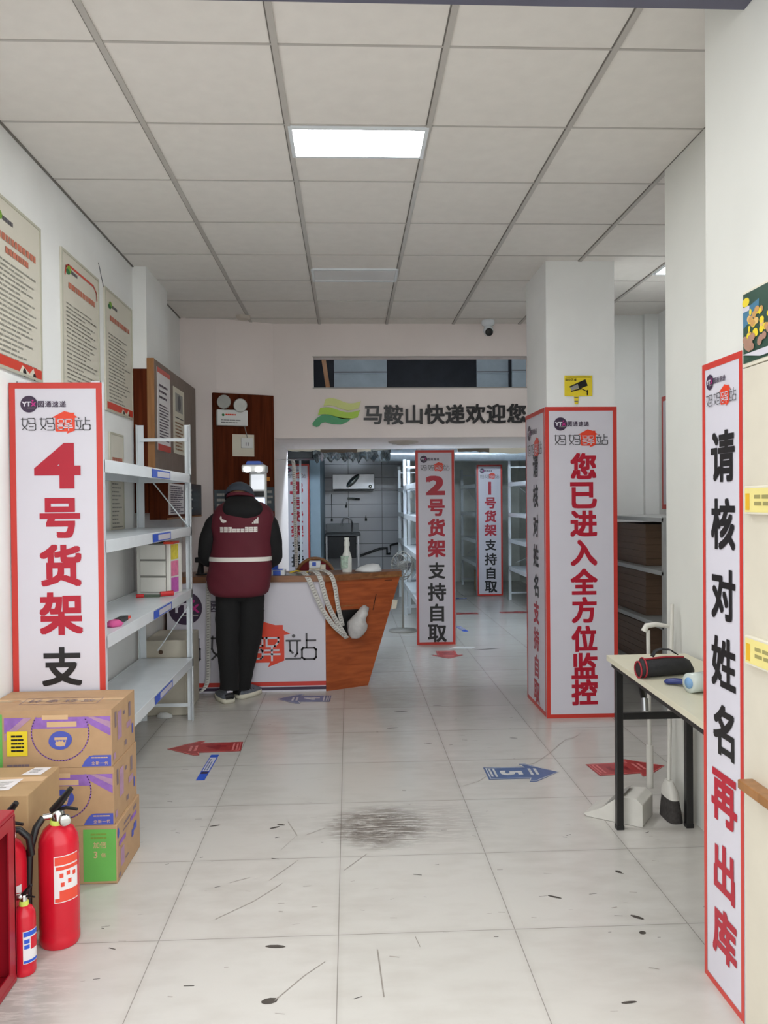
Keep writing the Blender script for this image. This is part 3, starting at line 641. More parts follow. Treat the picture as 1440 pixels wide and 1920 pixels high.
p.line(cf, [ro(-.055, -.02), ro(.01, -.024)], .008, M_black, d_+.0006); p.line(cf, [ro(.01, -.02), (1.60, 2.185)], .006, M_black, d_); p.rect(cf, 1.597, 1.605, 2.16, 2.195, M_black, d_); p.line(cf, [(1.515, 2.145), (1.536, 2.145)], .005, M_grey, d_); p.line(cf, [(1.515, 2.12), (1.536, 2.12)], .005, M_grey, d_); p.build('pictogram', t)

# ================================================================== counter
t = thing('counter', 'wooden reception counter with white printed front', 'counter', (-.6, 6.5, 0))
cn = Fr((-.185, 6.256, 0), (.326, .173, 0), (0, 0, 1))
p = MB(); p.box(-1.40, -.19, 6.272, 6.62, 0, .85, M_wood); p.build('body', t)
p = MB(); p.box(-1.40, -.187, 6.262, 6.272, .0, .85, M_white)
cf = Fr((0, 6.262, 0), (1, 0, 0), (0, 0, 1)); p.rect(cf, -1.40, -.187, .046, .079, M_red); p.rect(cf, -1.40, -.187, .015, .038, M_purple); p.build('front_panel', t)
p = MB(); yto(p, cf, -1.258, .658, .128); p.text(cf, '圆通速递', -.87, .668, .088, M_purple, .002, .02, .115); mama(p, cf, [-1.255, -.965, -.655, -.375], .342, .225); p.build('logo', t)
p = MB(); p.prism(cn, [(0, 0), (.369, 0), (.676, .85), (0, .85)], -.32, 0, M_wood); p.build('end_panel', t, .003)
p = MB(); p.line(cn, [(.42, .60), (.45, .72)], .006, M_black); p.rect(cn, .53, .6, .825, .83, M_black); p.rect(cn, .02, .29, .645, .652, M_woodside)
p.poly(cn, [(.09, .62), (.29, .615), (.27, .41), (.13, .415), (.08, .5)], M_black); p.build('wear_and_hole_dark', t)  # black patch paints the dark inside of the hole; the strokes are wear
p = MB(); p.prism(pl, [(-1.42, 6.25), (-.185, 6.235), (.425, 6.56), (.43, 6.72), (-1.42, 6.72)], .85, .898, wood_mat('brown_worktop', (122, 78, 46), (146, 98, 62), (4, 30, 30))); p.build('worktop', t, .004)
p = MB(); q = M_woodside; p.prism(Fr((-.185, 6.232, 0), (.61, .325, 0), (0, 0, 1)), [(.4, .862), (.69, .855), (.69, .868), (.5, .875)], 0, .002, q); p.build('worn_edge', t)
q = MB(); fr = Fr(cn(.62, .63, .003), cn.u, cn.v); q.poly(fr, [(-.03, -.04), (.015, -.035), (.03, .03), (-.02, .04)], M_cream); tag(q.build('paper_tag'), 'torn white paper tag stuck at the right of the wooden counter end', 'tag')

# things on the counter
t = thing('spray_bottle', 'white spray bottle with green label standing on the counter', 'bottle', (-.018, 6.5, .899))
p = MB(); p.lathe((-.018, 6.5, .899), [(.037, 0), (.04, .02), (.04, .11), (.034, .14), (.022, .17), (.02, .215)], mat('white_bottle', (224, 228, 222), .35, noise=.02), 20, sy=.75); p.build('body', t)
p = MB(); p.lathe((-.018, 6.5, 1.108), [(.024, 0), (.024, .03), (.018, .045), (.022, .06), (.02, .07)], mat('white_bottle', (224, 228, 222), .35, noise=.02), 16); p.build('cap', t)
p = MB(); p.lathe((-.03, 6.495, .93), [(.0385, 0), (.039, .1)], mat('green_label', (176, 200, 184), .5, noise=.3, scale=60), 20, sy=.75); p.build('label', t)
q = MB(); q.loft([(.16, 6.5, .9, .09, .06), (.16, 6.5, .91, .105, .075), (.165, 6.5, .935, .09, .06), (.19, 6.5, .958, .05, .035), (.19, 6.5, .964, .01, .01)], mat('white_bag', (226, 230, 232), .4, noise=.04), 20, jit=.1); tag(q.build('plastic_bag'), 'white folded bag lying right of the spray bottle', 'bag')
q = MB(); q.box(-.62, -.5, 6.3, 6.46, .899, .935, M_dirtywhite); q.rect(Fr((-.62, 6.2985, .899), (1, 0, 0), (0, 0, 1)), .03, .09, .0, .036, M_blue); q.box(-.6, -.52, 6.34, 6.44, .935, .938, M_blue); tag(q.build('small_box', None, .004), 'flat white and blue box on the counter at the right hand', 'box')
t = thing('carton', 'small white and blue carton in front of the chair back', 'box', (-.26, 6.6, .899)); q = MB(); q.box(-.325, -.23, 6.55, 6.65, .93, .985, M_dirtywhite); q.box(-.3, -.265, 6.548, 6.56, .945, .98, M_blue); q.build('body', t, .006)
q = MB(); q.box(-.235, -.19, 6.54, 6.62, .899, .955, M_cream); q.box(-.325, -.235, 6.55, 6.64, .899, .93, M_cream); q.build('tray', t, .006)
q = MB(); q.tube([(-.47, 6.45, .906), (-.42, 6.5, .915), (-.36, 6.46, .906), (-.33, 6.5, .906)], .006, M_yel, 6); tag(q.build('cord'), 'yellow cord lying on the counter beside the blue box', 'cord')
q = MB(); q.box(-.5, -.3, 6.27, 6.42, .8985, .902, M_slate); tag(q.build('flat_pad'), 'thin grey pad flat on the counter edge', 'pad')
q = MB(); q.tube([(-1.17, 6.42, .9), (-1.165, 6.42, .97), (-1.15, 6.40, 1.02)], [.03, .022, .03], M_black, 10); q.loft([(-1.16, 6.42, .899, .05, .04), (-1.16, 6.42, .91, .045, .04)], M_black, 14); q.box(-1.2, -1.12, 6.36, 6.41, 1.0, 1.04, M_black); tag(q.build('barcode_scanner', None, .004), 'black scanner on its stand at the counter left of the person', 'scanner')
# white scanning kiosk
t = thing('scanning_kiosk', 'tall white scanning kiosk with blue top and two lit lamps', 'machine', (-.74, 6.58, .899))
wp = mat('white_plastic', (226, 228, 226), .35, noise=.02)
p = MB(); p.box(-.86, -.63, 6.5, 6.7, .899, .925, wp); p.build('base', t, .008)
p = MB(); p.box(-.80, -.665, 6.6, 6.66, .925, 1.76, wp); p.build('column', t, .01)
p = MB(); p.box(-.845, -.655, 6.46, 6.68, 1.705, 1.765, wp); p.build('head', t, .012)
p = MB(); p.prism(Fr((-.75, 6.47, 1.765), (1, 0, 0), (0, 0, 1)), [(-.065, 0), (.065, 0), (.05, .028), (-.05, .028)], -.2, 0, mat('blue_plastic', (56, 92, 180), .4)); p.build('top_cap', t)
for x in (-.80, -.71):
    p = MB(); p.lathe((x, 6.455, 1.722), [(.024, 0), (.024, .006), (.018, .01), (0, .012)], mat('lit_lamp', (255, 255, 255), .4, noise=0, emit=((255, 255, 255), 5)), 16, (0, -.45, -.9)); p.build('lamp', t)
kf = Fr((-.795, 6.597, 0), (1, 0, 0), (0, 0, 1))
p = MB(); p.rect(kf, .01, .115, 1.06, 1.5, mat('lit_screen', (150, 170, 200), .3, noise=0, emit=((215, 228, 255), 1.6))); p.rect(kf, .03, .1, 1.3, 1.305, M_blue, .002); p.build('screen', t)
p = MB(); p.rect(kf, .012, .112, 1.51, 1.555, M_black); p.build('sensor_window', t)
p = MB(); p.rect(kf, .01, .115, 1.57, 1.69, mat('backplate_with_glow', (225, 228, 230), .4, noise=0, emit=((240, 246, 255), .55))); p.build('backplate', t)  # glow put into the plate itself for the light falling on it
q = MB(); q.box(-.625, -.575, 6.52, 6.6, .899, 1.25, M_blue); q.box(-.628, -.572, 6.518, 6.602, 1.17, 1.2, M_white); tag(q.build('blue_box', None, .004), 'slim blue carton standing right beside the kiosk', 'box')

# label ribbons
M_rib = mat('label_ribbon', (214, 212, 206), .5, noise=.16, scale=55)
def ribbon(label, pts, wv, ticks=1, name='label_ribbon'):
    P = [V(p) for p in pts]; dense = []
    for a, b in zip(P, P[1:]):
        n = max(2, int((b-a).length/.02)); dense += [a.lerp(b, i/n) for i in range(n)]
    dense.append(P[-1])
    for _ in range(8): dense = [dense[0]]+[(dense[i-1]+dense[i]*2+dense[i+1])/4 for i in range(1, len(dense)-1)]+[dense[-1]]
    q = MB(); q.ribbon(dense, wv, M_rib); w1 = V(wv); n_ = (dense[len(dense)//2+1]-dense[len(dense)//2]).cross(w1).normalized(); n_ = n_ if n_.y < 0 else -n_
    for i in range(1, len(dense)-1): q.add([dense[i]-w1*.3+n_*.0012, dense[i]+w1*.2+n_*.0012, dense[i]+w1*.2+n_*.0012+(dense[i+1]-dense[i])*.35, dense[i]-w1*.3+n_*.0012+(dense[i+1]-dense[i])*.35], [(0, 1, 2, 3)], M_lgrey)
    return tag(q.build(name, None, 0, 0, .0008), label, 'ribbon', 'white label ribbons')
ribbon('leftmost of the label ribbons draped over the wooden counter edge', [(-.41, 6.42, .906), (-.36, 6.3, .925), (-.325, 6.23, .905), (-.266, 6.215, .773), (-.218, 6.215, .65), (-.126, 6.24, .505), (-.02, 6.3, .40)], (.034, .01, .012))
ribbon('middle one of the label ribbons draped over the wooden counter edge', [(-.36, 6.42, .91), (-.27, 6.3, .94), (-.224, 6.22, .9), (-.193, 6.21, .772), (-.165, 6.22, .669), (-.105, 6.25, .545), (-.035, 6.29, .421)], (.034, .01, .012))
ribbon('rightmost of the label ribbons draped over the wooden counter edge', [(-.3, 6.42, .91), (-.2, 6.33, .94), (-.13, 6.24, .903), (-.105, 6.24, .792), (-.092, 6.25, .668), (-.055, 6.28, .5)], (.032, .012, .008))
ribbon('label ribbon hanging left of the person down to the floor', [(-1.08, 6.45, .905), (-1.075, 6.27, .925), (-1.076, 6.235, .88), (-1.082, 6.235, .4), (-1.086, 6.23, .1), (-1.1, 6.19, .035), (-1.17, 6.17, .012), (-1.26, 6.17, .01)], (.036, 0, 0.004))
ribbon('long label ribbon hanging in the passage left of the kitchen', [(-.52, 7.58, 1.86), (-.507, 7.6, 1.85), (-.5, 7.6, 1.3), (-.492, 7.6, .85), (-.49, 7.6, .5)], (.034, 0, 0))
q = MB(); q.tube([(-.66, 7.58, 1.86), (-.48, 7.58, 1.86)], .004, M_steel, 6); tag(q.build('hook_wire'), 'thin wire hook on the passage jamb holding the ribbon', 'wire')
q = MB()                                                   # crumpled bag in the broken counter end
q.loft([(.045, 6.3, .40, .03, .02), (.05, 6.3, .43, .06, .04), (.055, 6.3, .465, .07, .05), (.06, 6.3, .50, .075, .05), (.06, 6.305, .53, .07, .05), (.075, 6.31, .56, .06, .05), (.09, 6.32, .585, .05, .042), (.105, 6.33, .605, .042, .04), (.115, 6.34, .63, .036, .035), (.115, 6.34, .65, .01, .01)], mat('crumpled_bag', (196, 194, 192), .45, noise=.2, scale=14), 16, jit=.2)
tag(q.build('crumpled_bag'), 'crumpled white bag stuffed in the broken counter end', 'bag')
# arched chair behind the counter
t = thing('chair', 'chair with arched wooden frame and maroon back behind the counter', 'chair', (-.3, 7.2, 0))
cf = Fr((-.3, 7.18, 0), (1, 0, 0), (0, 0, 1)); arc = [(.165*math.cos(a), .80+.165*math.sin(a)) for a in [math.pi*i/14 for i in range(15)]]
p = MB(); p.tube([cf(-.165, 0)]+[cf(*a) for a in reversed(arc)]+[cf(.165, 0)], .016, M_woodside, 8); p.build('frame', t)
p = MB(); p.prism(cf, [(a*.93, .80+(b-.80)*.93) for a, b in arc]+[(-.15, .55), (.15, .55)], -.02, .02, mat('maroon_cushion', (120, 26, 34), .8)); p.build('backrest', t, .008)
p = MB(); p.box(-.5, -.1, 7.2, 7.6, .42, .47, mat('maroon_cushion', (120, 26, 34), .8)); p.build('seat', t, .015)
for x in (-.47, -.13): p = MB(); p.cyl((x, 7.57, 0), (x, 7.57, .42), .015, M_woodside, 8); p.build('leg', t)

# white drawers and tools on the left rack
t = thing('drawer_unit', 'small white three-drawer unit on the left rack', 'drawers', (-1.23, 5.35, .888))
ro = Fr((-1.345, 5.19, .888), (.235, -.05, 0), (0, 0, 1)); wp2 = mat('white_drawer_plastic', (232, 230, 222), .35, noise=.02)
p = MB(); p.fbox(ro, 0, .225, 0, .32, -.18, 0, wp2); p.build('body', t, .004)
for i in range(3):
    p = MB(); p.fbox(ro, .03, .195, .018+i*.103, .108+i*.103, .002, .012, wp2); p.rect(ro, .024, .201, .012+i*.103, .114+i*.103, M_lgrey, .0012); p.build('panel', t)
for i, c_ in enumerate(((196, 90, 180), (226, 120, 160), (222, 206, 60))):
    f2 = Fr(ro(.2255, 0, 0), -ro.n, (0, 0, 1)); p = MB(); p.rect(f2, .01, .12, .01+i*.105, .105+i*.105, mat('sticker_%s' % 'abc'[i], c_, .4, noise=.15, scale=40)); p.build('sticker', t)
q = MB(); q.box(-1.16, -1.10, 5.12, 5.3, 1.208, 1.222, M_orange); tag(q.build('small_knife'), 'orange red tool on top of the white drawers', 'tool')
q = MB(); q.box(-1.33, -1.2, 5.2, 5.34, 1.2085, 1.24, M_carddark); tag(q.build('small_carton'), 'brown flat carton on top of the white drawers', 'box')
t = thing('tape_cutter', 'red handled tool lying on the left rack before the drawers', 'tool', (-1.2, 5.08, .888))
q = MB(); q.tube([(-1.16, 5.02, .906), (-1.09, 5.06, .908)], .016, mat('red_handle', (206, 40, 42), .4), 10); q.build('handle', t); q = MB(); q.box(-1.26, -1.16, 5.0, 5.016, .89, .906, mat('olive_shaft', (86, 100, 84), .5)); q.build('shaft', t); q = MB(); q.tube([(-1.3, 4.99, .9), (-1.255, 5.0, .9)], .012, mat('red_handle', (206, 40, 42), .4), 10); q.build('head', t)
q = MB(); q.loft([(-1.11, 3.86, .888, .035, .05), (-1.11, 3.86, .9, .04, .055), (-1.11, 3.86, .915, .02, .03)], mat('pink_cloth', (216, 90, 150), .8, noise=.15), 14, jit=.15); tag(q.build('pink_cloth'), 'small pink cloth on the left rack beside the banner', 'cloth')
q = MB(); q.box(-1.13, -1.095, 3.92, 4.05, .8885, .91, M_black); q.box(-1.12, -1.1, 4.05, 4.12, .8885, .9, M_orange); tag(q.build('marker'), 'black marker with orange tip next to the pink cloth', 'pen')
# low box against the wall under the rack
q = MB(); q.box(-1.42, -1.13, 5.62, 6.1, .001, .52, mat('beige_cabinet', (196, 190, 174), .6)); q.disc(Fr((-1.42, 5.619, 0), (1, 0, 0), (0, 0, 1)), .12, .44, .015, M_carddark); tag(q.build('low_cabinet', None, .006), 'low beige cabinet on the floor beyond the white rack', 'cabinet')
# ================================================================== stickers on the floor
M_ared = mat('faded_red_sticker', (168, 58, 58), .3, noise=.12, scale=20); M_ared2 = mat('dark_red_print', (140, 28, 36), .3, noise=.1)
M_ablue = mat('faded_blue_sticker', (80, 102, 146), .3, noise=.12, scale=20); M_apale = mat('pale_sticker_print', (205, 205, 205), .35, noise=.15, scale=40); M_ared3 = mat('pale_red_print', (222, 130, 128), .3, noise=.1)
def arrow(label, tip, tail, col, rim, digit, dcol, half=.095):
    T, B = V((*tip, 0)), V((*tail, 0)); d = (T-B); ln = d.length; d.normalize()
    fr = Fr((*tail, .001), (d.y, -d.x, 0), d)
    q = MB(); hw = half*1.5; hl = ln*.56
    out = [(-half, 0), (half, 0), (half, hl), (hw, hl-.015), (hw, hl+.02), (0, ln), (-hw, hl+.02), (-hw, hl-.015), (-half, hl)]
    q.prism(fr, out, 0, .0008, col)
    i_ = [(x*.88, .012+y*.965) for x, y in out]; q.line(fr, i_+[i_[0]], .005, rim, .001)
    if digit: q.char(fr, digit, 0, hl*.62, half*1.3, half*1.25, dcol, .0013, .05)
    illegible(q, Fr(fr(0, 0, .0002), fr.u, fr.v), -.07, .07, .055, 2, .022, rim, .5, 5, 5, .1); illegible(q, Fr(fr(0, 0, .0002), fr.u, fr.v), -.06, .06, hl+.06, 2, .03, rim, .5, 6, 4, .2)
    return tag(q.build('floor_sticker'), label, 'floor arrow', 'arrow stickers on the floor')
arrow('red arrow sticker with a 4 pointing left before the white rack', (-1.094, 4.85), (-.653, 4.872), M_ared, M_ared3, '4', M_ared2)
arrow('faded blue arrow sticker with a 4 pointing left by the counter', (-.551, 6.032), (-.147, 6.017), M_ablue, M_apale, '4', M_apale)
arrow('blue arrow sticker with a pale 5 pointing right in the aisle', (1.114, 4.285), (.721, 4.288), M_ablue, M_apale, '5', M_apale)
arrow('red arrow sticker with a 5 under the table end by the column', (1.715, 4.345), (1.303, 4.302), M_ared, M_ared3, '5', M_ared2)
arrow('worn red arrow sticker under the 2号 banner', (.92, 7.46), (.93, 7.84), M_ared, M_ared3, '2', M_ared2)
arrow('red arrow sticker in the back aisle seen left of the 1号 banner', (1.25, 10.44), (1.66, 10.43), M_ared, M_ared3, '1', M_ared2, .07)
arrow('red arrow sticker in the back aisle seen right of the 1号 banner', (2.38, 10.49), (1.96, 10.46), M_ared, M_ared3, '1', M_ared2, .07)
def strip(label, c, a, ln, wd):
    fr = Fr((*c, .001), (math.cos(a), math.sin(a), 0), (-math.sin(a), math.cos(a), 0)); q = MB()
    q.prism(fr, [(-ln/2, -wd/2), (ln/2, -wd/2), (ln/2, wd/2), (-ln/2, wd/2)], 0, .0008, M_blue); q.rect(fr, -ln*.17, ln*.38, -wd*.38, wd*.38, M_white, .0011); illegible(q, fr, -ln*.14, ln*.35, wd*.25, 2, wd*.3, M_ablue, .5, 3); q.rect(fr, -ln*.27, -ln*.19, -wd*.4, wd*.4, M_purple, .0011)
    tag(q.build('floor_label'), label, 'floor label', 'blue shelf labels stuck on the floor')
strip('blue and white label strip on the floor below the red 4 arrow', (-.792, 4.505), math.pi/2-.02, .43, .046)
strip('blue strip on the far floor between the back banners', (1.28, 9.17), math.pi/2+.1, .36, .06)
strip('blue strip farthest back on the floor near the 1号 banner', (1.67, 12.05), 0, .16, .1)
q = MB(); q.poly(ff, [(.98, 7.95), (1.2, 7.93), (1.26, 8.02), (1.05, 8.06)], mat('white_scrap', (222, 224, 222), .5), .001); tag(q.build('paper_scrap'), 'white paper scrap on the floor right of the 2号 banner', 'paper')
q = MB(); q.loft([(-1.27, 5.57, .001, .05, .03), (-1.27, 5.57, .02, .045, .03), (-1.28, 5.57, .035, .02, .012)], mat('white_scrap', (222, 224, 222), .5), 12, jit=.25); tag(q.build('crumpled_paper'), 'crumpled white paper on the floor under the white rack end', 'paper')

# ================================================================== cartons at the left
M_pviolet = mat('violet_carton_ink', (142, 100, 176), .7, noise=.14, scale=30); M_pviolet2 = mat('pale_violet_carton_ink', (170, 134, 160), .75, noise=.1, scale=30)
M_pblue = mat('blue_carton_ink', (74, 86, 176), .6, noise=.06); M_tan = mat('kraft_light', (206, 172, 132), .8, noise=.04); M_green = mat('green_carton_ink', (104, 178, 84), .6, noise=.04); M_cline = mat('grey_carton_ink', (128, 110, 118), .7, noise=.1)
def carton(label, x0, x1, y0, y1, z0, z1, top, kind):
    q = MB(); q.box(x0, x1, y0, y1, z0+.001, z1, M_card); h = z1-z0; w_ = x1-x0
    f = Fr((x0, y0, z0), (1, 0, 0), (0, 0, 1)); r = Fr((x1, y0, z0), (0, 1, 0), (0, 0, 1)); dp = y1-y0
    if kind == 'violet':
        R_ = w_; cx = w_-.194; cz = .137; rad = .108; hi = h-.026
        q.rect(f, .0, w_-.412, .003, h-.012, M_green)
        q.poly(f, [(w_-.405, hi), (w_-.30, hi), (w_-.405, hi-.06)], M_pviolet, .001); q.poly(f, [(w_-.405, hi-.09), (w_-.405, hi-.065), (w_-.33, hi-.0), (w_-.30, hi)], M_pviolet2, .0013)
        q.poly(f, [(w_-.004, hi), (w_-.12, hi), (w_-.085, hi-.028), (w_-.04, hi-.055), (w_-.004, hi-.075)], M_pviolet, .001); q.poly(f, [(w_-.004, hi-.02), (w_-.07, hi), (w_-.09, hi), (w_-.004, hi-.045)], M_pviolet2, .0014)
        a0 = math.asin((hi-cz)/rad); ring = [(cx+rad*math.cos(a), cz+rad*math.sin(a)) for a in [math.pi-a0+(math.pi+2*a0)*i/40 for i in range(41)]]
        q.poly(f, [p for p in ring if p[1] > cz+.012]+[(cx+.06, cz+.022), (cx-.06, cz+.022)] if 0 else sorted([p for p in ring if p[1] > cz+.01 and p[0] > cx], key=lambda p: p[1])+sorted([p for p in ring if p[1] > cz+.01 and p[0] < cx], key=lambda p: -p[1]), M_pviolet, .0012)
        q.line(f, ring, .004, M_pviolet, .0016)
        for st, b_, sz in (('敏感', .2, .02), ): pass
        q.rect(f, cx-.068, cx+.03, cz+.05, cz+.068, M_tan, .0018); illegible(q, f, cx-.064, cx+.028, cz+.065, 1, .013, M_pviolet, .8, 2, 5, 0); q.rect(f, cx-.05, cx+.062, cz+.022, cz+.042, M_tan, .0018); illegible(q, f, cx-.046, cx+.058, cz+.038, 1, .013, M_pviolet, .8, 4, 6, 0)
        q.poly(f, [(cx+.044*math.cos(t)*(1+.06*math.sin(2*t)), cz-.03+.036*math.sin(t)) for t in [2*math.pi*i/24 for i in range(24)]], M_pblue, .0019)
        q.disc(f, cx+.0, cz-.043, .02, M_tan, .0022, 12, .01); q.rect(f, cx-.022, cx+.026, cz-.028, cz-.018, M_tan, .0022)
        for i in range(4): q.line(f, [(cx-.012+i*.009, cz-.05), (cx-.016+i*.012, cz-.032)], .004, M_tan, .0023)
        q.poly(f, [(w_-.115, .004), (w_-.1, .03), (w_-.085, .044), (w_-.07, .047), (w_-.003, .047), (w_-.003, .004)], M_pblue, .0012)
        illegible(q, f, w_-.078, w_-.012, .04, 1, .009, M_tan, .5, 3, 6, 0); q.text(f, '全新一代', w_-.046, .017, .014, M_tan, .0018, .01, .0165)
        illegible(q, f, w_-.395, w_-.31, .018, 2, .012, M_cline, .7, 6, 5, 0)
        for i, (a, b_, c_, d_, mt) in enumerate(((.05, .08, .14, .2, M_cline), (.1, .17, .08, .19, M_pviolet2), (.3, .34, .13, .19, M_cline), (.22, .26, .03, .05, M_cline), (.02, .06, .02, .045, M_pviolet2), (.36, .385, .05, .09, M_pblue), (.2, .23, .16, .175, M_cline), (.26, .35, .09, .115, M_pviolet2))): q.rect(r, a*.78, b_*.78, c_, d_, mt)
    else:
        q.rect(f, w_-.128, w_-.004, .012, h-.014, M_green)
        illegible(q, f, w_-.1, w_-.04, h-.03, 2, .014, mat('green_dark_ink', (120, 150, 60), .7), .5, 3, 3, 0); q.text(f, '加倍', w_-.066, h-.075, .024, M_tan, .0018, .01); q.char(f, '3', w_-.082, h-.112, .022, .026, M_tan, .0018, .02); q.char(f, '倍', w_-.052, h-.114, .018, .018, M_tan, .0018, .01)
        q.disc(r, .015, .19, .013, M_pblue, .001, 14, .02)
        for a, b_, c_, mt in ((.03, .15, .135, M_pviolet), (.24, .36, .165, M_pviolet)): q.rect(r, a*.78, b_*.78, c_, c_+.018, mt)
        for a, b_, c_, d_, mt in ((.06, .12, .045, .115, M_pviolet2), (.26, .30, .095, .125, M_pblue), (.30, .36, .11, .14, M_pblue), (.12, .24, .19, .2, M_cline), (.1, .22, .17, .176, M_cline), (.02, .06, .015, .03, M_cline), (.3, .36, .195, .21, M_cline), (.14, .2, .05, .058, M_cline)): q.rect(r, a*.78, b_*.78, c_, d_, mt)
    if top:
        T = Fr((x0, y0, z1), (1, 0, 0), (0, 1, 0)); q.rect(T, 0, w_, dp*.48, dp*.56, M_tan, .0008); q.rect(T, w_*.1, w_*.2, dp*.495, dp*.51, M_carddark, .001); q.rect(T, w_*.5, w_*.62, dp*.5, dp*.52, M_carddark, .001)
        q.line(T, [(.12, .1), (.12, .2), (.42, .2), (.42, .1), (.12, .1)], .003, M_cline, .001); q.text(T, '轻拿轻放', .27, .15, .05, M_cline, .0012, .0, .07)
    o = q.build('carton', None, .003); tag(o, label, 'box', 'stack of violet printed cartons')
    s = MB(); s.rect(Fr((0, 0, z1), (1, 0, 0), (0, 1, 0)), x0+.01, x1-.005, (y0+y1)/2-.02, (y0+y1)/2+.02, mat('clear_tape', (200, 172, 130), .2, noise=.05), .0006); s.build('tape', o)
    return o
c1 = carton('violet printed carton topmost of the stack before the 4号 banner', -1.425, -.917, 3.14, 3.47, .452, .674, True, 'violet')
s = MB(); f = Fr((-1.425, 3.1375, .452), (1, 0, 0), (0, 0, 1)); s.rect(f, .114, .191, .05, .145, M_yel, .0008); illegible(s, f, .13, .18, .13, 5, .014, M_black, .5, 7, 2, .5); s.build('yellow_label', c1)['label'] = 'yellow printed sticker'
carton('violet printed carton in the middle of the stack', -1.425, -.912, 3.14, 3.47, .227, .452, False, 'violet')
carton('carton with green panel at the bottom of the stack', -1.42, -.902, 3.14, 3.475, 0, .227, False, 'green')
q = MB(); q.box(-1.43, -1.077, 2.735, 3.03, .001, .495, M_card2); q.rect(Fr((-1.43, 2.735, .495), (1, 0, 0), (0, 1, 0)), 0, .353, .13, .18, M_tan, .0008)
o = tag(q.build('carton', None, .004), 'plain brown carton with white shipping labels behind the extinguishers', 'box')
s = MB(); T = Fr((-1.43, 2.735, .4955), (1, 0, 0), (0, 1, 0)); s.poly(T, [(.14, .04), (.27, .05), (.275, .16), (.14, .15)], M_paper, .0008); illegible(s, T, .16, .26, .13, 5, .018, M_lgrey, .4, 4, 3); s.build('shipping_label', o)
s = MB(); s.poly(T, [(.25, .2), (.32, .2), (.33, .28), (.27, .28)], M_paper, .0008); illegible(s, T, .27, .31, .26, 3, .015, M_lgrey, .4, 4, 3); s.build('shipping_label', o)

# ================================================================== fire extinguishers and their cabinet
def extinguisher(label, x, y, r, h, kind):
    t = thing('fire_extinguisher', label, 'extinguisher', (x, y, 0), 'red fire extinguishers'); k = h/.4
    p = MB(); p.lathe((x, y, .001), [(r*.93, 0), (r, .012*k), (r, .03*k), (r*.985, .036*k), (r*.985, .05*k), (r, .056*k), (r, .325*k), (r*.985, .33*k), (r*.985, .345*k), (r*.93, .36*k), (r*.74, .385*k), (r*.45, .4*k), (r*.36, .405*k)], M_fire, 36); p.build('cylinder', t)
    p = MB(); p.lathe((x, y, h*1.0), [(r*.42, 0), (r*.42, .012), (r*.36, .016)], mat('lime_ring', (200, 214, 90), .5), 20); p.build('neck_ring', t)
    p = MB(); p.lathe((x, y, h*1.02), [(r*.33, 0), (r*.33, .03), (r*.2, .04)], M_chrome, 16); p.tube([(x, y, h+.03), (x-.045, y-.012, h+.028)], .011, M_chrome, 10); p.build('valve', t)
    if kind != 'small':
        p = MB(); p.lathe((x+.028, y-.02, h+.022), [(.019, 0), (.019, .014), (.016, .016), (0, .016)], M_chrome, 18, (.4, -.9, 0)); p.build('gauge', t)
    s_ = 1 if kind != 'small' else .55
    hx = lambda *pts: [(x+a*s_, y+b*s_, h+c*s_) for a, b, c in pts]
    p = MB(); p.tube(hx((-.02, 0, .045), (.01, -.01, .075), (.05, -.02, .125)), [.012*s_, .013*s_, .009*s_], M_black, 8); p.build('handle', t); p = MB(); p.tube(hx((-.005, 0, .045), (.03, -.01, .058), (.07, -.02, .055)), [.006*s_, .006*s_, .005*s_], M_black, 8); p.build('lever', t)
    if kind == 'big':
        p = MB(); p.tube([(x-.045, y-.012, h+.028), (x-.062, y-.03, h+.0), (x-.076, y-.05, h-.07), (x-.08, y-.055, h-.2), (x-.078, y-.052, h-.3), (x-.075, y-.05, h-.34)], [.011, .012, .012, .011, .009, .007], M_black, 10); p.build('hose', t)
    if kind == 'mid':
        p = MB(); p.tube([(x+.01, y, h+.03), (x+.05, y+.0, h+.03), (x+.075, y+.01, h+.0), (x+.08, y+.02, h-.06)], .011, M_black, 10); p.build('hose', t)
    def wrap(a0, a1, z0, z1, m_, e=.0015, n=10):
        q = MB(); vs = []
        for i in range(n+1):
            a = a0+(a1-a0)*i/n; vs += [(x+(r+e)*math.sin(a), y-(r+e)*math.cos(a), z0), (x+(r+e)*math.sin(a), y-(r+e)*math.cos(a), z1)]
        q.add(vs, [(2*i, 2*i+2, 2*i+3, 2*i+1) for i in range(n)], m_, True); return q
    def merge(a, b): a.add(b.v, b.f, b.mats[0], True); return a
    M_lab = mat('extinguisher_label', (226, 222, 222), .35, noise=.02); M_lab2 = mat('extinguisher_label_red', (222, 74, 52), .35, noise=.05)
    if kind == 'big':
        q = wrap(.1, 1.35, .16*k, .315*k, M_lab)
        for A in ((.14, 1.35, .285*k, .312*k, M_lab2), (.2, 1.35, .268*k, .28*k, M_lab2), (.35, 1.35, .163*k, .2*k, M_lab2), (.14, 1.35, .163*k, .175*k, M_lab2)): merge(q, wrap(*A, .002))
        for a, z in ((.45, .25), (.78, .255), (.5, .22), (.85, .228), (1.1, .25)): merge(q, wrap(a-.09, a+.09, (z-.007)*k, (z+.007)*k, M_lab2, .0022, 3))
        q.build('label', t)
    elif kind == 'mid': wrap(.2, 1.2, .225*k, .26*k, M_lab).build('label', t)
    else:
        q = wrap(.25, 1.7, .2*h, .68*h, M_lab)
        for A in ((.3, 1.7, .6*h, .67*h, M_blue), (.3, 1.7, .21*h, .25*h, M_blue), (.35, .8, .5*h, .56*h, M_blue), (.35, .8, .42*h, .48*h, M_blue), (.9, 1.7, .4*h, .58*h, M_fire)): merge(q, wrap(*A, .002))
        q.build('label', t)
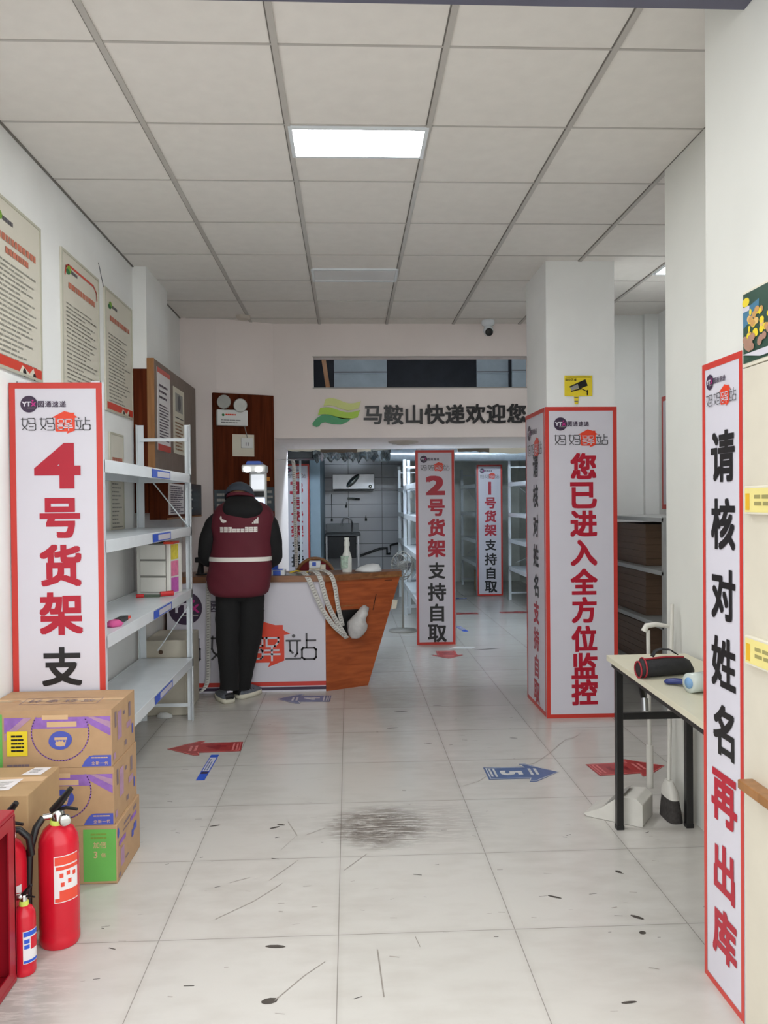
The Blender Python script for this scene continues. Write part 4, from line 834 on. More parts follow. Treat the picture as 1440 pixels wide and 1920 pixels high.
extinguisher('largest red fire extinguisher with black hose standing before the cartons', -.979, 2.737, .0645, .395, 'big')
extinguisher('red extinguisher half hidden between the red cabinet and the largest one', -1.12, 2.645, .067, .385, 'mid')
extinguisher('small red extinguisher with blue label against the red cabinet', -1.026, 2.562, .034, .21, 'small')
t = thing('extinguisher_cabinet', 'open red metal extinguisher cabinet at the left front', 'cabinet', (-1.23, 2.26, 0))
x0, x1, y0, y1, zt = -1.43, -1.03, 2.0, 2.515, .53
p = MB(); p.box(x0, x1, y0, y1, .001, .02, M_cab); p.box(x0, x1, y0, y1, zt-.015, zt, M_cab); p.box(x0, x0+.015, y0, y1, .02, zt-.015, M_cab); p.box(x0+.015, x1, y0, y0+.015, .02, zt-.015, M_cab); p.box(x0+.015, x1, y1-.015, y1, .02, zt-.015, M_cab); p.build('body', t, .004)
p = MB(); p.box(x1-.004, x1, y1-.05, y1, .02, zt-.015, M_cab); p.box(x1-.004, x1, y0+.03, y1-.05, .02, .05, M_cab); p.box(x1-.004, x1, y0+.03, y1-.05, zt-.05, zt-.015, M_cab); p.build('rim', t)
p = MB(); p.box(x0+.1, x1-.1, 2.24, 2.255, .02, zt-.02, M_cab); p.build('partition', t)

# ================================================================== table at the right and what is on and under it
t = thing('folding_table', 'narrow pale folding table with black legs along the right wall', 'table', (1.34, 3.03, 0))
M_top = mat('pale_table_laminate', (214, 209, 186), .35, noise=.02)
p = MB(); p.prism(pl, [(1.105, 2.44), (1.525, 2.44), (1.525, 3.612), (1.158, 3.606)], .735, .758, M_top); p.build('tabletop', t, .003)
p = MB(); p.prism(pl, [(1.118, 2.46), (1.135, 2.46), (1.19, 3.58), (1.173, 3.58)], .71, .735, M_blackmetal); p.box(1.49, 1.51, 2.46, 3.58, .71, .735, M_blackmetal); p.box(1.19, 1.49, 3.5, 3.52, .71, .735, M_blackmetal); p.build('under_frame', t)
for x, y in ((1.187, 3.525), (1.50, 3.525), (1.165, 2.5), (1.50, 2.5)): p = MB(); p.box(x-.015, x+.015, y-.015, y+.015, .012, .71, M_blackmetal); p.box(x-.017, x+.017, y-.017, y+.017, 0, .02, M_black); p.build('leg', t, .002)
for y in (3.525, 2.5): p = MB(); p.box(1.17, 1.5, y-.012, y+.012, .488, .518, M_blackmetal); p.build('crossbar', t, .002)
for xx in (1.26, 1.42): p = MB(); p.tube([(xx, 3.5, .71), (xx-.04, 3.3, .62)], .012, M_blackmetal, 6); p.cyl((xx-.04, 3.3, .635), (xx-.045, 3.28, .585), .014, M_steel, 8); p.build('folding_bracket', t)
# pouch
t = thing('pouch', 'black zip pouch with red piping on the table', 'pouch', (1.25, 3.14, .758)); M_cloth = mat('black_nylon', (30, 30, 33), .7, noise=.2, scale=60, bump=.2); M_rp = mat('red_piping', (150, 30, 42), .6)
p = MB(); cx = [(1.135, .03), (1.15, .036), (1.25, .038), (1.33, .036), (1.36, .028), (1.38, .012)]
vs = []
for x, r in cx:
    for k in range(18): a = 2*math.pi*k/18; vs.append((x, 3.135+(x-1.135)*.25+.045*math.cos(a)*(r/.038), .7592+r+r*math.sin(a)*(1 if math.sin(a) > 0 else 1)))
p.add(vs, [(i*18+k, i*18+(k+1) % 18, (i+1)*18+(k+1) % 18, (i+1)*18+k) for i in range(5) for k in range(18)]+[tuple(reversed(range(18))), tuple(range(90, 108))], M_cloth, True); p.build('body', t)
for x, r in ((1.134, .031), (1.155, .0375)):
    p = MB(); p.tube([(x, 3.135+(x-1.135)*.25+(.045*r/.038+.001)*math.cos(2*math.pi*k/20), .7592+r+(r+.0005)*math.sin(2*math.pi*k/20)) for k in range(20)], .0035, M_rp, 6, closed=True); p.build('piping', t)
p = MB(); p.tube([(1.155, 3.125, .832), (1.25, 3.15, .836), (1.33, 3.17, .83)], .004, M_rp, 6); p.build('piping', t)
p = MB(); p.ribbon([(1.2, 3.16, .835), (1.215, 3.165, .855), (1.24, 3.17, .862), (1.28, 3.18, .856), (1.31, 3.19, .836)], (0.0, .03, .0), M_cloth); p.build('strap', t, 0, 0, .004)
t = thing('tape_dispenser', 'blue dispenser with a clear tape roll near the table front edge', 'tape', (1.25, 2.9, .758))
p = MB(); p.tube([(1.27, 2.9, .79), (1.25, 2.97, .776), (1.225, 3.0, .773), (1.2, 3.01, .77), (1.19, 3.01, .768)], [.012, .018, .02, .018, .008], mat('navy_plastic', (38, 50, 110), .35), 10, flat=.6); p.build('handle', t)
p = MB(); p.lathe((1.225, 2.87, .758+.0365), [(.02, 0), (.036, 0), (.036, .075), (.02, .075), (.02, 0)], mat('clear_tape_roll', (196, 204, 198), .2, noise=.05), 28, (.95, .3, 0)); p.build('tape_roll', t)
p = MB(); p.lathe((1.223, 2.87, .758+.0365), [(.0, -.002), (.02, -.002), (.02, .077), (0, .077)], mat('pale_blue_core', (120, 160, 200), .5), 20, (.95, .3, 0)); p.build('core', t)
# dustpan and brush
wp3 = mat('dusty_white_plastic', (205, 202, 194), .5, noise=.06)
t = thing('dustpan', 'long-handled white dustpan standing under the far table end', 'dustpan', (1.35, 3.75, 0))
df = Fr((1.39, 3.665, 0), (-.215, .153, 0), (.153, .215, 0)); side = Fr((1.39, 3.665, 0), (-.215, .153, 0), (0, 0, 1))
p = MB(); p.prism(side, [(0, .002), (.25, .002), (.27, .012), (.19, .05), (.11, .115), (.03, .125), (0, .1)], 0, -.17, wp3); p.build('pan', t, .004)
p = MB(); p.fbox(df, -.002, .275, -.004, -.001, .002, .008, M_black); p.fbox(df, .25, .285, -.002, .17, .0005, .006, M_black); p.build('rubber_lip', t)
p = MB(); p.prism(side, [(.085, .134), (.105, .1225), (.175, .066), (.165, .074)], -.02, -.15, M_lgrey); p.build('lid', t)
p = MB(); p.tube([(1.408, 3.745, .1), (1.41, 3.75, .3)], .016, wp3, 12); p.cyl((1.41, 3.75, .25), (1.412, 3.77, .84), .0095, wp3, 10); p.build('pole', t)
p = MB(); p.cyl((1.411, 3.758, .55), (1.411, 3.76, .6), .0145, M_cream, 10); p.build('collar', t)
p = MB(); p.tube([(1.392, 3.77, .835), (1.405, 3.77, .862), (1.45, 3.77, .868), (1.515, 3.77, .857)], [.016, .014, .012, .008], wp3, 10); p.build('grip', t)
t = thing('brush', 'long-handled brush leaning on the wall beside the dustpan', 'brush', (1.47, 3.64, 0))
p = MB(); p.loft([(1.462, 3.63, .001, .036, .075), (1.46, 3.63, .06, .03, .07), (1.46, 3.635, .1, .025, .06)], mat('dark_bristle', (58, 54, 52), .9, noise=.3, scale=80), 20, ex=4); p.build('bristles', t)
p = MB(); p.loft([(1.46, 3.635, .1, .028, .068), (1.46, 3.64, .13, .026, .06), (1.465, 3.66, .165, .014, .025)], wp3, 18, ex=3); p.build('head', t)
p = MB(); p.cyl((1.465, 3.66, .15), (1.508, 3.72, .97), .009, wp3, 10); p.build('pole', t)

# display rack, food poster at right edge
t = thing('display_stand', 'cream display stand with yellow price strips at the right edge', 'shelf', (1.09, 1.95, 0))
p = MB(); p.box(1.083, 1.096, 1.73, 2.178, 0, 1.815, mat('cream_panel', (212, 205, 188), .5, noise=.03)); p.build('back_panel', t, .002)
rf = Fr((1.066, 2.142, 0), (0, -1, 0), (0, 0, 1)); M_ptag = mat('yellow_price_card', (232, 218, 140), .5, noise=.05)
for z0, z1 in ((1.418, 1.494), (1.014, 1.092)):
    p = MB(); p.box(1.068, 1.083, 1.73, 2.142, z0, z1, M_cream); l_ = p.build('price_rail', t, .002)
    p = MB(); p.rect(rf, .004, .4, z0+.006, z1-.006, M_ptag, -.0015); p.rect(rf, .008, .03, z0+.012, z1-.02, mat('orange_print', (226, 176, 40), .5), -.001); illegible(p, Fr(rf(0, 0, -.0025), rf.u, rf.v), .055, .43, z1-.024, 2, .018, mat('olive_print', (158, 150, 96), .5, noise=.1), .55, 4, 7); p.build('price_card', l_)
p = MB(); p.box(1.04, 1.083, 1.73, 2.13, .68, .705, M_woodside); p.build('wood_ledge', t, .003)
t = thing('food_poster', 'framed food poster with yellow noodles on the right front wall', 'poster', (1.09, 1.95, 1.82))
p = MB(); p.box(1.084, 1.096, 1.74, 2.182, 1.818, 2.024, M_cream); p.build('frame', t, .002)
q2 = Fr((1.0838, 2.178, 1.822), (0, -1, 0), (0, 0, 1)); p = MB(); p.rect(q2, 0.004, .43, 0.006, .194, mat('dark_green_print', (44, 76, 62), .4, noise=.2)); p.poly(q2, [(.004, .1), (.09, .13), (.09, .165), (.004, .15)], mat('teal_print', (66, 120, 150), .4, noise=.1), .0016)
p.disc(q2, .02, .17, .02, M_yel, .0017, 12, .012); p.rect(q2, .004, .04, .145, .158, M_white, .0019)
for i in range(60): p.disc(q2, R.uniform(.03, .38) if i > 26 else R.uniform(.035, .12), R.uniform(.075, .14), R.uniform(.006, .014), R.choice((M_yel, mat('noodle_print', (222, 184, 110), .5, noise=.15), mat('noodle_dark_print', (196, 148, 84), .5, noise=.15))), .002+i*.00002, 10, .009)
for i in range(26): p.disc(q2, R.uniform(.01, .4) if i > 9 else R.uniform(.008, .11), R.uniform(.042, .075), .012, mat('meat_print', (170, 130, 110), .5, noise=.2), .0034+i*.00002, 10, .01)
p.poly(q2, [(.004, .03), (.1, .012), (.33, .012), (.43, .04), (.33, .03), (.1, .03)], M_white, .004); p.build('picture', t)

# ================================================================== back rooms
t = thing('range_hood', 'steel range hood on the tiled kitchen wall', 'hood', (.09, 14.3, 1.65))
p = MB(); p.box(-.28, .46, 14.1, 14.49, 1.68, 1.95, M_steel); p.build('body', t, .01); p = MB(); p.box(-.26, .44, 14.08, 14.49, 1.65, 1.68, M_black); p.build('filter', t); p = MB(); p.lathe((.38, 14.09, 1.73), [(.03, 0), (.03, .02), (0, .02)], M_chrome, 14, (0, -1, 0)); p.build('knob', t); p = MB(); p.lathe((.08, 14.11, 1.83), [(.16, 0), (.15, .02), (0, .03)], M_chrome, 24, (0, -1, 0), sy=.35); p.build('front_plate', t)
t = thing('sink_bench', 'dark steel sink bench against the tiled kitchen wall', 'sink', (-.1, 14.1, 0))
p = MB(); M_ds = mat('dull_dark_steel', (74, 76, 78), .4, .4, noise=.1); p.box(-.4, .2, 13.8, 14.48, .88, .92, M_ds); p.box(-.4, .18, 14.44, 14.49, .92, 1.08, mat('grey_splashback', (110, 113, 114), .35, .3)); p.build('top', t, .006); p = MB(); p.box(-.36, .12, 13.86, 14.4, .5, .88, mat('dark_basin', (34, 35, 37), .4, .3)); p.build('basin', t, .01)
for x in (-.38, .16): p = MB(); p.box(x-.015, x+.015, 13.83, 13.86, 0, .88, M_steel); p.build('leg', t)
p = MB(); p.tube([(.06, 14.4, .92), (.06, 14.4, 1.1)]+[(.06-.09+.09*math.cos(a), 14.38, 1.1+.09*math.sin(a)) for a in [math.pi*i/8 for i in range(9)]]+[(-.12, 14.38, 1.04)], .013, M_steel, 8); p.build('faucet', t)
q = MB(); q.tube([(.2, 14.47, .5), (.55, 14.47, .62), (.68, 14.47, .63), (.68, 14.47, .53), (.74, 14.47, .53), (.74, 14.47, .68), (.9, 14.47, .72)], .022, M_black, 8); tag(q.build('drain_pipe'), 'black zigzag pipe on the tiled kitchen wall', 'pipe')
t = thing('tap', 'brass tap on the tiled wall below the range hood', 'tap', (.08, 14.45, 1.5)); q = MB(); q.tube([(.12, 14.5, 1.52), (.12, 14.4, 1.52), (-.02, 14.38, 1.525)], .018, M_chrome, 8); q.build('spout', t); q = MB(); q.tube([(.06, 14.41, 1.52), (.2, 14.41, 1.51)], .022, M_black, 8); q.build('valve', t)
for i, (x, z0, z1, lab) in enumerate(((-.3, 1.12, 1.6, 'thin cord hanging left of the tap on the tiled wall'), (-.04, 1.36, 1.46, 'short dark brush hanging under the tap on the tiled wall'), (.31, 1.12, 1.22, 'small dark hook right of the faucet on the tiled wall'))):
    q = MB(); q.tube([(x, 14.48, z1), (x, 14.475, z0+.04)], .006, M_black, 6); q.tube([(x, 14.475, z0+.05), (x, 14.47, z0)], .018, M_black, 8); tag(q.build('hanging_tool'), lab, 'tool')
q = MB(); q.tube([(.35, 11.4, 2.13), (3.05, 11.4, 2.12)], .1, mat('silver_duct', (190, 200, 208), .3, .6, noise=.1, bump=.3, scale=20), 20); tag(q.build('air_duct'), 'silver air duct across the back room ceiling', 'duct')
q = MB(); nx, ny = 40, 10; vs = []
for j in range(ny):
    for i in range(nx): vs.append((-.45+1.0*i/(nx-1), 10.2+.2*math.sin(i*.9)+.6*j/(ny-1)+R.uniform(-.05, .05), 2.19-.17*j/(ny-1)+R.uniform(-.02, .02)+.03*math.sin(i*1.7+j)))
q.add(vs, [(j*nx+i, j*nx+i+1, (j+1)*nx+i+1, (j+1)*nx+i) for j in range(ny-1) for i in range(nx-1)], mat('silver_film', (176, 182, 184), .2, .7, noise=.2), True); tag(q.build('plastic_film', None, 0, 0, .001), 'crumpled silver film hanging under the back room ceiling', 'film')
q = MB(); q.box(-.9, -.47, 10.9, 11.4, 2.05, 2.27, M_black); tag(q.build('dark_hole_box', None, .01), 'black box standing for the dark ceiling hole left of the silver film', 'box')  # black box added for the darkness of a hole in the ceiling
t = thing('fan', 'grey round fan beside the rack of the 2号 banner', 'fan', (.6, 9.1, 0)); ax = V((-.75, -.65, 0)).normalized(); sd = V((.65, -.75, 0)); c0 = V((.6, 9.1, .74))
for dd in (-.05, 0, .05):
    p = MB(); rr = .16 if dd == 0 else .13; p.tube([c0+ax*dd+(sd*math.cos(2*math.pi*k/24)+V((0, 0, 1))*math.sin(2*math.pi*k/24))*rr for k in range(24)], .006, M_lgrey, 6, closed=True); p.build('cage_ring', t)
p = MB()
for k in range(16): e_ = sd*math.cos(2*math.pi*k/16)+V((0, 0, 1))*math.sin(2*math.pi*k/16); p.tube([c0+ax*.06+e_*.03, c0+ax*.05+e_*.13, c0+e_*.16, c0-ax*.05+e_*.13], .003, M_lgrey, 5)
p.build('cage_wires', t)
p = MB(); p.lathe(c0-ax*.1, [(.0, 0), (.05, .01), (.055, .1), (.03, .15), (0, .155)], M_lgrey, 18, ax); p.build('motor', t)
for k in range(3):
    a = 2*math.pi*k/3; e_ = sd*math.cos(a)+V((0, 0, 1))*math.sin(a); g_ = ax.cross(e_); p = MB(); p.add([c0+e_*.03-g_*.02, c0+e_*.12-g_*.05+ax*.02, c0+e_*.13+g_*.04-ax*.02, c0+e_*.03+g_*.02], [(0, 1, 2, 3)], M_grey); p.build('blade', t, 0, 0, .003)
p = MB(); p.cyl((.6, 9.1, .02), (.6, 9.1, .62), .014, M_lgrey, 10); p.lathe((.6, 9.1, .001), [(.16, 0), (.16, .015), (.03, .03)], M_lgrey, 24); p.build('stand', t)
m = MB()                                                   # ragged boards along the soffit's broken rear edge
M_rag = mat('torn_brown_board', (92, 80, 66), .9, noise=.2)
for x0_, x1_, z0_, mt in ((-.66, -.3, 2.02, M_cream), (-.3, .1, 2.0, M_rag), (.1, .25, 2.005, M_cream), (.25, .6, 2.022, M_lgrey), (1.2, 1.55, 2.0, M_rag), (1.55, 2.1, 1.985, M_cream)):
    n = 7; pts = [(x0_+(x1_-x0_)*i/n, z0_+R.uniform(-.008, .012)) for i in range(n+1)]; m.prism(Fr((0, 8.85, 0), (1, 0, 0), (0, 0, 1)), pts+[(x1_, 2.06), (x0_, 2.06)], -.02, .01, mt)
struct(m.build('trim_broken_edge'))
# boards standing in the loft behind the slot
M_loftp = mat('blue_grey_panel', (150, 166, 176), .45, noise=.08)
for x0_, x1_, y_, lab in ((-.14, .42, 8.6, 'blue grey panel standing in the loft, left in the wall slot'), (1.38, 1.72, 8.6, 'blue grey panel standing in the loft, right in the wall slot'), (1.74, 2.1, 8.5, 'blue grey panel at the right end of the wall slot')):
    q = MB(); q.box(x0_, x1_, y_, y_+.03, 2.095, 3.29, M_loftp); q.box(x0_, x1_, y_-.008, y_, 2.83, 2.842, M_grey); q.box(x0_, x1_, y_-.014, y_, 2.818, 2.83, M_loftp); tag(q.build('loft_panel', None, .002), lab, 'panel', 'panels in the loft')
q = MB(); q.tube([(-.28, 8.2, 3.2), (-.12, 8.0, 2.1)], .03, M_woodside, 4); tag(q.build('timber_strut'), 'slanted brown timber at the left end of the wall slot', 'timber')
# ================================================================== the person at the counter
P0 = thing('person', 'person in maroon vest and black trousers bending over the counter, seen from behind', 'person', (-.85, 6.05, 0))
M_skin = mat('skin', (196, 148, 120), .55, noise=.04, scale=30)
def skinned(nodes, edges, name):
    me = bpy.data.meshes.new(name); me.from_pydata([n[0] for n in nodes], edges, []); o = bpy.data.objects.new(name, me); C.objects.link(o)
    md = o.modifiers.new('skin', 'SKIN'); md.use_smooth_shade = True
    for d, n in zip(me.skin_vertices[0].data, nodes): d.radius = (n[1], n[1])
    me.skin_vertices[0].data[0].use_root = True
    s = o.modifiers.new('s', 'SUBSURF'); s.levels = 2; s.render_levels = 2
    dg = bpy.context.evaluated_depsgraph_get(); m2 = bpy.data.meshes.new_from_object(o.evaluated_get(dg)); bpy.data.objects.remove(o)
    return m2
N = []; E = []
def node(p, r, parent=None):
    N.append((p, r)); i = len(N)-1
    if parent is not None: E.append((parent, i))
    return i
pel = node((-.815, 6.05, .9), .12); sp = node((-.81, 6.03, 1.1), .115, pel); ch = node((-.79, 6.05, 1.3), .12, sp); nk = node((-.80, 6.10, 1.42), .06, ch); hb = node((-.818, 6.16, 1.5), .075, nk)
for sgn, hip, knee, ank, toe in ((-1, (-.895, 6.05, .82), (-.9, 5.995, .48), (-.888, 5.985, .1), (-.93, 6.08, .035)), (1, (-.735, 6.06, .82), (-.745, 6.045, .48), (-.815, 6.12, .1), (-.765, 6.16, .035))):
    a = node(hip, .085, pel); b = node(knee, .056, a); c_ = node(ank, .04, b); node(toe, .022, c_)
hands = []
for s_, sh, el, wr, pm in ((-1, (-.965, 6.05, 1.36), (-1.05, 6.05, 1.07), (-.97, 6.31, 1.0), (-.945, 6.37, .955)), (1, (-.615, 6.05, 1.36), (-.56, 6.05, 1.06), (-.655, 6.31, .995), (-.68, 6.37, .953))):
    a = node(sh, .062, ch); b = node(el, .042, a); c_ = node(wr, .028, b); d_ = node(pm, .03, c_)
    for i, (off, ln) in enumerate(((-.03, .06), (-.01, .072), (.01, .068), (.028, .052))):
        k = node((pm[0]+off, pm[1]+.035, pm[2]+.002), .0095, d_); k2 = node((pm[0]+off*1.15, pm[1]+.035+ln*.5, pm[2]-.006), .0088, k); node((pm[0]+off*1.2, pm[1]+.035+ln, pm[2]-.034), .0078, k2)
    t1 = node((pm[0]-s_*.035, pm[1]-.005, pm[2]-.006), .011, d_); node((pm[0]-s_*.055, pm[1]+.03, pm[2]-.03), .009, t1)
body = skinned(N, E, 'body_tmp')
bm = bmesh.new(); bm.from_mesh(body)
HD = V((-.826, 6.185, 1.505)); rot = Matrix.Rotation(-.55, 3, 'X')         # the head bends down over the counter, face to +y
def blob(c, r, sc, seg=20):
    mm = bmesh.ops.create_uvsphere(bm, u_segments=seg, v_segments=seg//2, radius=r)
    for v in mm['verts']: v.co = rot @ V((v.co.x*sc[0], v.co.y*sc[1], v.co.z*sc[2])+V(c)*1.0) + HD if 0 else rot @ (V((v.co.x*sc[0], v.co.y*sc[1], v.co.z*sc[2]))+V(c)) + HD
blob((0, 0, 0), .09, (.86, 1.05, 1.18), 28); blob((0, .05, -.07), .05, (.95, .9, .9)); blob((0, .098, -.018), .016, (.8, 1.1, 1.5)); blob((0, .105, -.032), .013, (1.2, .9, .8))
for sx_ in (-1, 1): blob((sx_*.08, -.005, -.01), .028, (.35, .7, 1.1), 14); blob((sx_*.035, .083, .012), .014, (1.2, .6, .7), 12)
blob((0, .09, -.062), .02, (1.2, .5, .35), 14)
me = bpy.data.meshes.new('body'); bm.to_mesh(me); bm.free(); me.materials.append(M_skin)
o = bpy.data.objects.new('body', me); C.objects.link(o); rm = o.modifiers.new('remesh', 'REMESH'); rm.mode = 'VOXEL'; rm.voxel_size = .0055
sm = o.modifiers.new('smooth', 'SMOOTH'); sm.factor = .5; sm.iterations = 2
dg = bpy.context.evaluated_depsgraph_get(); m3 = bpy.data.meshes.new_from_object(o.evaluated_get(dg)); bpy.data.objects.remove(o)
for p in m3.polygons: p.use_smooth = True
bo = bpy.data.objects.new('body', m3); C.objects.link(bo); bo.parent = P0; bo.matrix_parent_inverse = P0.matrix_basis.inverted()
# eyes and mouth
q = MB()
for sx_ in (-1, 1):
    c_ = rot @ V((sx_*.035, .094, .012))+HD; q.lathe(c_-V((0, 0, .0)), [(.0, -.007), (.006, -.004), (.007, 0), (.006, .004), (0, .007)], M_black, 10)
q.build('eyes', P0)

M_vest = mat('maroon_vest', (96, 24, 40), .75, noise=.08, scale=5, bump=.12); M_jack = mat('black_jacket', (16, 16, 18), .85, noise=.2, scale=12, bump=.2); M_trou = mat('black_trousers', (14, 14, 16), .85, noise=.2, scale=9, bump=.2)
def wr(i, k): return 1+.02*math.sin(i*2.1+k*.9)+.015*math.sin(k*1.7-i)
def sleeve(pts, rs, m_, n=18):
    P = [V(p) for p in pts]; D = []; Rr = []
    for j in range(len(P)-1):
        for i in range(6): D.append(P[j].lerp(P[j+1], i/6)); Rr.append(rs[j]+(rs[j+1]-rs[j])*i/6)
    D.append(P[-1]); Rr.append(rs[-1])
    for _ in range(5): D = [D[0]]+[(D[i-1]+2*D[i]+D[i+1])/4 for i in range(1, len(D)-1)]+[D[-1]]
    Rr = [r*(1+.018*math.sin(i*1.1)+R.uniform(-.008, .008)) for i, r in enumerate(Rr)]
    q = MB(); q.tube(D, Rr, m_, n); return q
sleeve([(-.92, 6.06, 1.37), (-.985, 6.05, 1.31), (-1.035, 6.045, 1.2), (-1.055, 6.05, 1.06), (-1.02, 6.18, 1.03), (-.972, 6.30, 1.0)], [.06, .078, .074, .07, .06, .045], M_jack).build('sleeve', P0)
sleeve([(-.65, 6.06, 1.37), (-.60, 6.05, 1.31), (-.565, 6.045, 1.2), (-.553, 6.05, 1.05), (-.60, 6.18, 1.02), (-.653, 6.30, .995)], [.06, .074, .068, .062, .055, .045], M_jack).build('sleeve', P0)
sleeve([(-.875, 6.05, .95), (-.885, 6.05, .8), (-.895, 6.015, .62), (-.898, 5.995, .48), (-.89, 5.985, .3), (-.885, 5.985, .17), (-.89, 5.985, .095)], [.11, .108, .096, .088, .078, .072, .07], M_trou, 22).build('trouser_leg', P0)
sleeve([(-.75, 6.06, .95), (-.738, 6.06, .8), (-.735, 6.055, .62), (-.745, 6.055, .48), (-.785, 6.075, .3), (-.81, 6.10, .17), (-.818, 6.115, .075)], [.11, .106, .098, .093, .085, .076, .068], M_trou, 22).build('trouser_leg', P0)
q = MB(); q.loft([(-.815, 6.05, .74, .14, .09), (-.815, 6.05, .8, .175, .125), (-.815, 6.05, .9, .185, .14), (-.812, 6.05, 1.0, .18, .135)], M_trou, 26); q.build('trouser_seat', P0)
VR = [(.772, -.812, .135, .105, 6.03), (.778, -.814, .175, .13, 6.03), (.80, -.817, .212, .145, 6.03), (.84, -.818, .228, .152, 6.03), (.92, -.813, .233, .158, 6.03), (1.05, -.796, .229, .158, 6.03), (1.18, -.786, .218, .156, 6.035),
      (1.3, -.785, .229, .155, 6.045), (1.36, -.783, .226, .15, 6.05), (1.405, -.782, .214, .138, 6.06), (1.44, -.785, .186, .12, 6.075), (1.47, -.79, .135, .1, 6.09), (1.48, -.795, .09, .08, 6.10)]
def vest_at(z):
    for a, b in zip(VR, VR[1:]):
        if a[0] <= z <= b[0]: f = (z-a[0])/(b[0]-a[0]); return [a[i]+(b[i]-a[i])*f for i in range(5)]
    return VR[-1]
EX = 2.5
def wrk(z, th): return 1+.012*math.sin(th*5+z*17)+.01*math.sin(th*3-z*31)+.008*math.sin(th*9+z*50)
def vpoint(z, th, e=0):
    _, cx, rx, ry, cy = vest_at(z); c_, s_ = math.cos(th), math.sin(th); q = (abs(c_)**EX+abs(s_)**EX)**(-1/EX)*wrk(z, th)
    return (cx+(rx+e)*q*c_, cy+(ry+e)*q*s_, z)
q = MB(); zs = [.772, .778, .79, .805]+[.82+.02*i for i in range(30)]+[1.42, 1.435, 1.45, 1.465, 1.475, 1.48]; n = 56
q.add([vpoint(z, 2*math.pi*k/n) for z in zs for k in range(n)], [(i*n+k, i*n+(k+1) % n, (i+1)*n+(k+1) % n, (i+1)*n+k) for i in range(len(zs)-1) for k in range(n)]+[tuple(reversed(range(n)))], M_vest, True)
vest = q.build('vest', P0)
q = MB(); zz = (1.037, 1.0475, 1.058, 1.068)
q.add([vpoint(z, 2*math.pi*k/n, .004) for z in zz for k in range(n)], [(i*n+k, i*n+(k+1) % n, (i+1)*n+(k+1) % n, (i+1)*n+k) for i in range(3) for k in range(n)], mat('reflective_band', (236, 232, 224), .3, noise=.02), True); q.build('reflective_band', vest)
def back(x, z, e=.004):                                      # point on the vest's back at x
    lo, hi = math.pi*1.02, math.pi*1.98
    for _ in range(26):
        md_ = (lo+hi)/2; p = vpoint(z, md_, e)
        if p[0] < x: lo = md_
        else: hi = md_
    return vpoint(z, lo, e)
q = MB(); M_vp = mat('white_vest_print', (232, 226, 220), .5, noise=.05)
def vp(pts): q.add([back(*p) for p in pts], [tuple(range(len(pts)))], M_vp)
vp([(-.935, 1.352), (-.915, 1.345), (-.885, 1.335), (-.885, 1.322), (-.91, 1.318), (-.925, 1.328)]); vp([(-.93, 1.368), (-.922, 1.366), (-.918, 1.345), (-.935, 1.35)])
q.build('vest_emblem', vest); q = MB()
for i in range(4): x0_ = -.70+.012*i; vp([(x0_, 1.312+i*.0), (x0_+.009, 1.312), (x0_+.009, 1.322+.012*i), (x0_, 1.318+.012*i)])
q.build('vest_emblem', vest); q = MB()
for i in range(9):
    x0_ = -.932+i*.0305; zt_ = 1.288-(.012 if 2 < i < 6 else 0)
    for a, b, c_, d_ in ((0, .027, zt_-.011, zt_), (0, .027, 1.25, 1.259), (.002, .009, 1.258, zt_), (.012, .018, 1.256, zt_-.004), (.02, .027, 1.26, zt_), (0, .024, 1.265, 1.272)): vp([(x0_+a, c_), (x0_+b, c_), (x0_+b, d_), (x0_+a, d_)])
q.build('vest_lettering', vest)
q = MB(); q.loft([(-.767, 5.945, 1.297, .03, .012), (-.767, 5.94, 1.315, .06, .022), (-.768, 5.935, 1.345, .085, .032), (-.77, 5.93, 1.385, .135, .042), (-.772, 5.935, 1.415, .15, .05), (-.778, 5.97, 1.45, .14, .07), (-.79, 6.03, 1.478, .12, .085), (-.80, 6.08, 1.50, .10, .09), (-.81, 6.11, 1.515, .085, .08)], M_jack, 28, jit=.02, ex=2.2); q.build('hood', P0, 0, 1)
q = MB(); q.loft([(-.806, 6.10, 1.498, .104, .1, -.25), (-.808, 6.105, 1.512, .106, .102, -.25), (-.811, 6.11, 1.52, .1, .095, -.25)], M_vest, 28, jit=.01); q.build('collar_trim', P0)
M_cap = mat('grey_blue_cap', (62, 70, 82), .7, noise=.15, scale=25, bump=.2)
bm = bmesh.new(); bmesh.ops.create_uvsphere(bm, u_segments=32, v_segments=20, radius=.107)
for v in list(bm.verts):
    if v.co.z < -.018-.35*v.co.y*-1*.3 and v.co.z < -.02: bm.verts.remove(v)
for v in bm.verts: v.co = rot @ V((v.co.x*1.06, v.co.y*1.14, v.co.z*1.02+.006)) + HD
me = bpy.data.meshes.new('cap'); bm.to_mesh(me); bm.free(); me.materials.append(M_cap)
for p in me.polygons: p.use_smooth = True
o = bpy.data.objects.new('cap', me); C.objects.link(o); o.parent = P0; o.matrix_parent_inverse = P0.matrix_basis.inverted(); md = o.modifiers.new('s', 'SOLIDIFY'); md.thickness = .004
q = MB(); q.loft([(-.83, 6.16, 1.45, .072, .085), (-.83, 6.15, 1.48, .09, .1), (-.827, 6.15, 1.52, .095, .105)], mat('dark_hair', (22, 21, 22), .6, noise=.3, scale=60), 24, jit=.02); q.build('hair', P0)
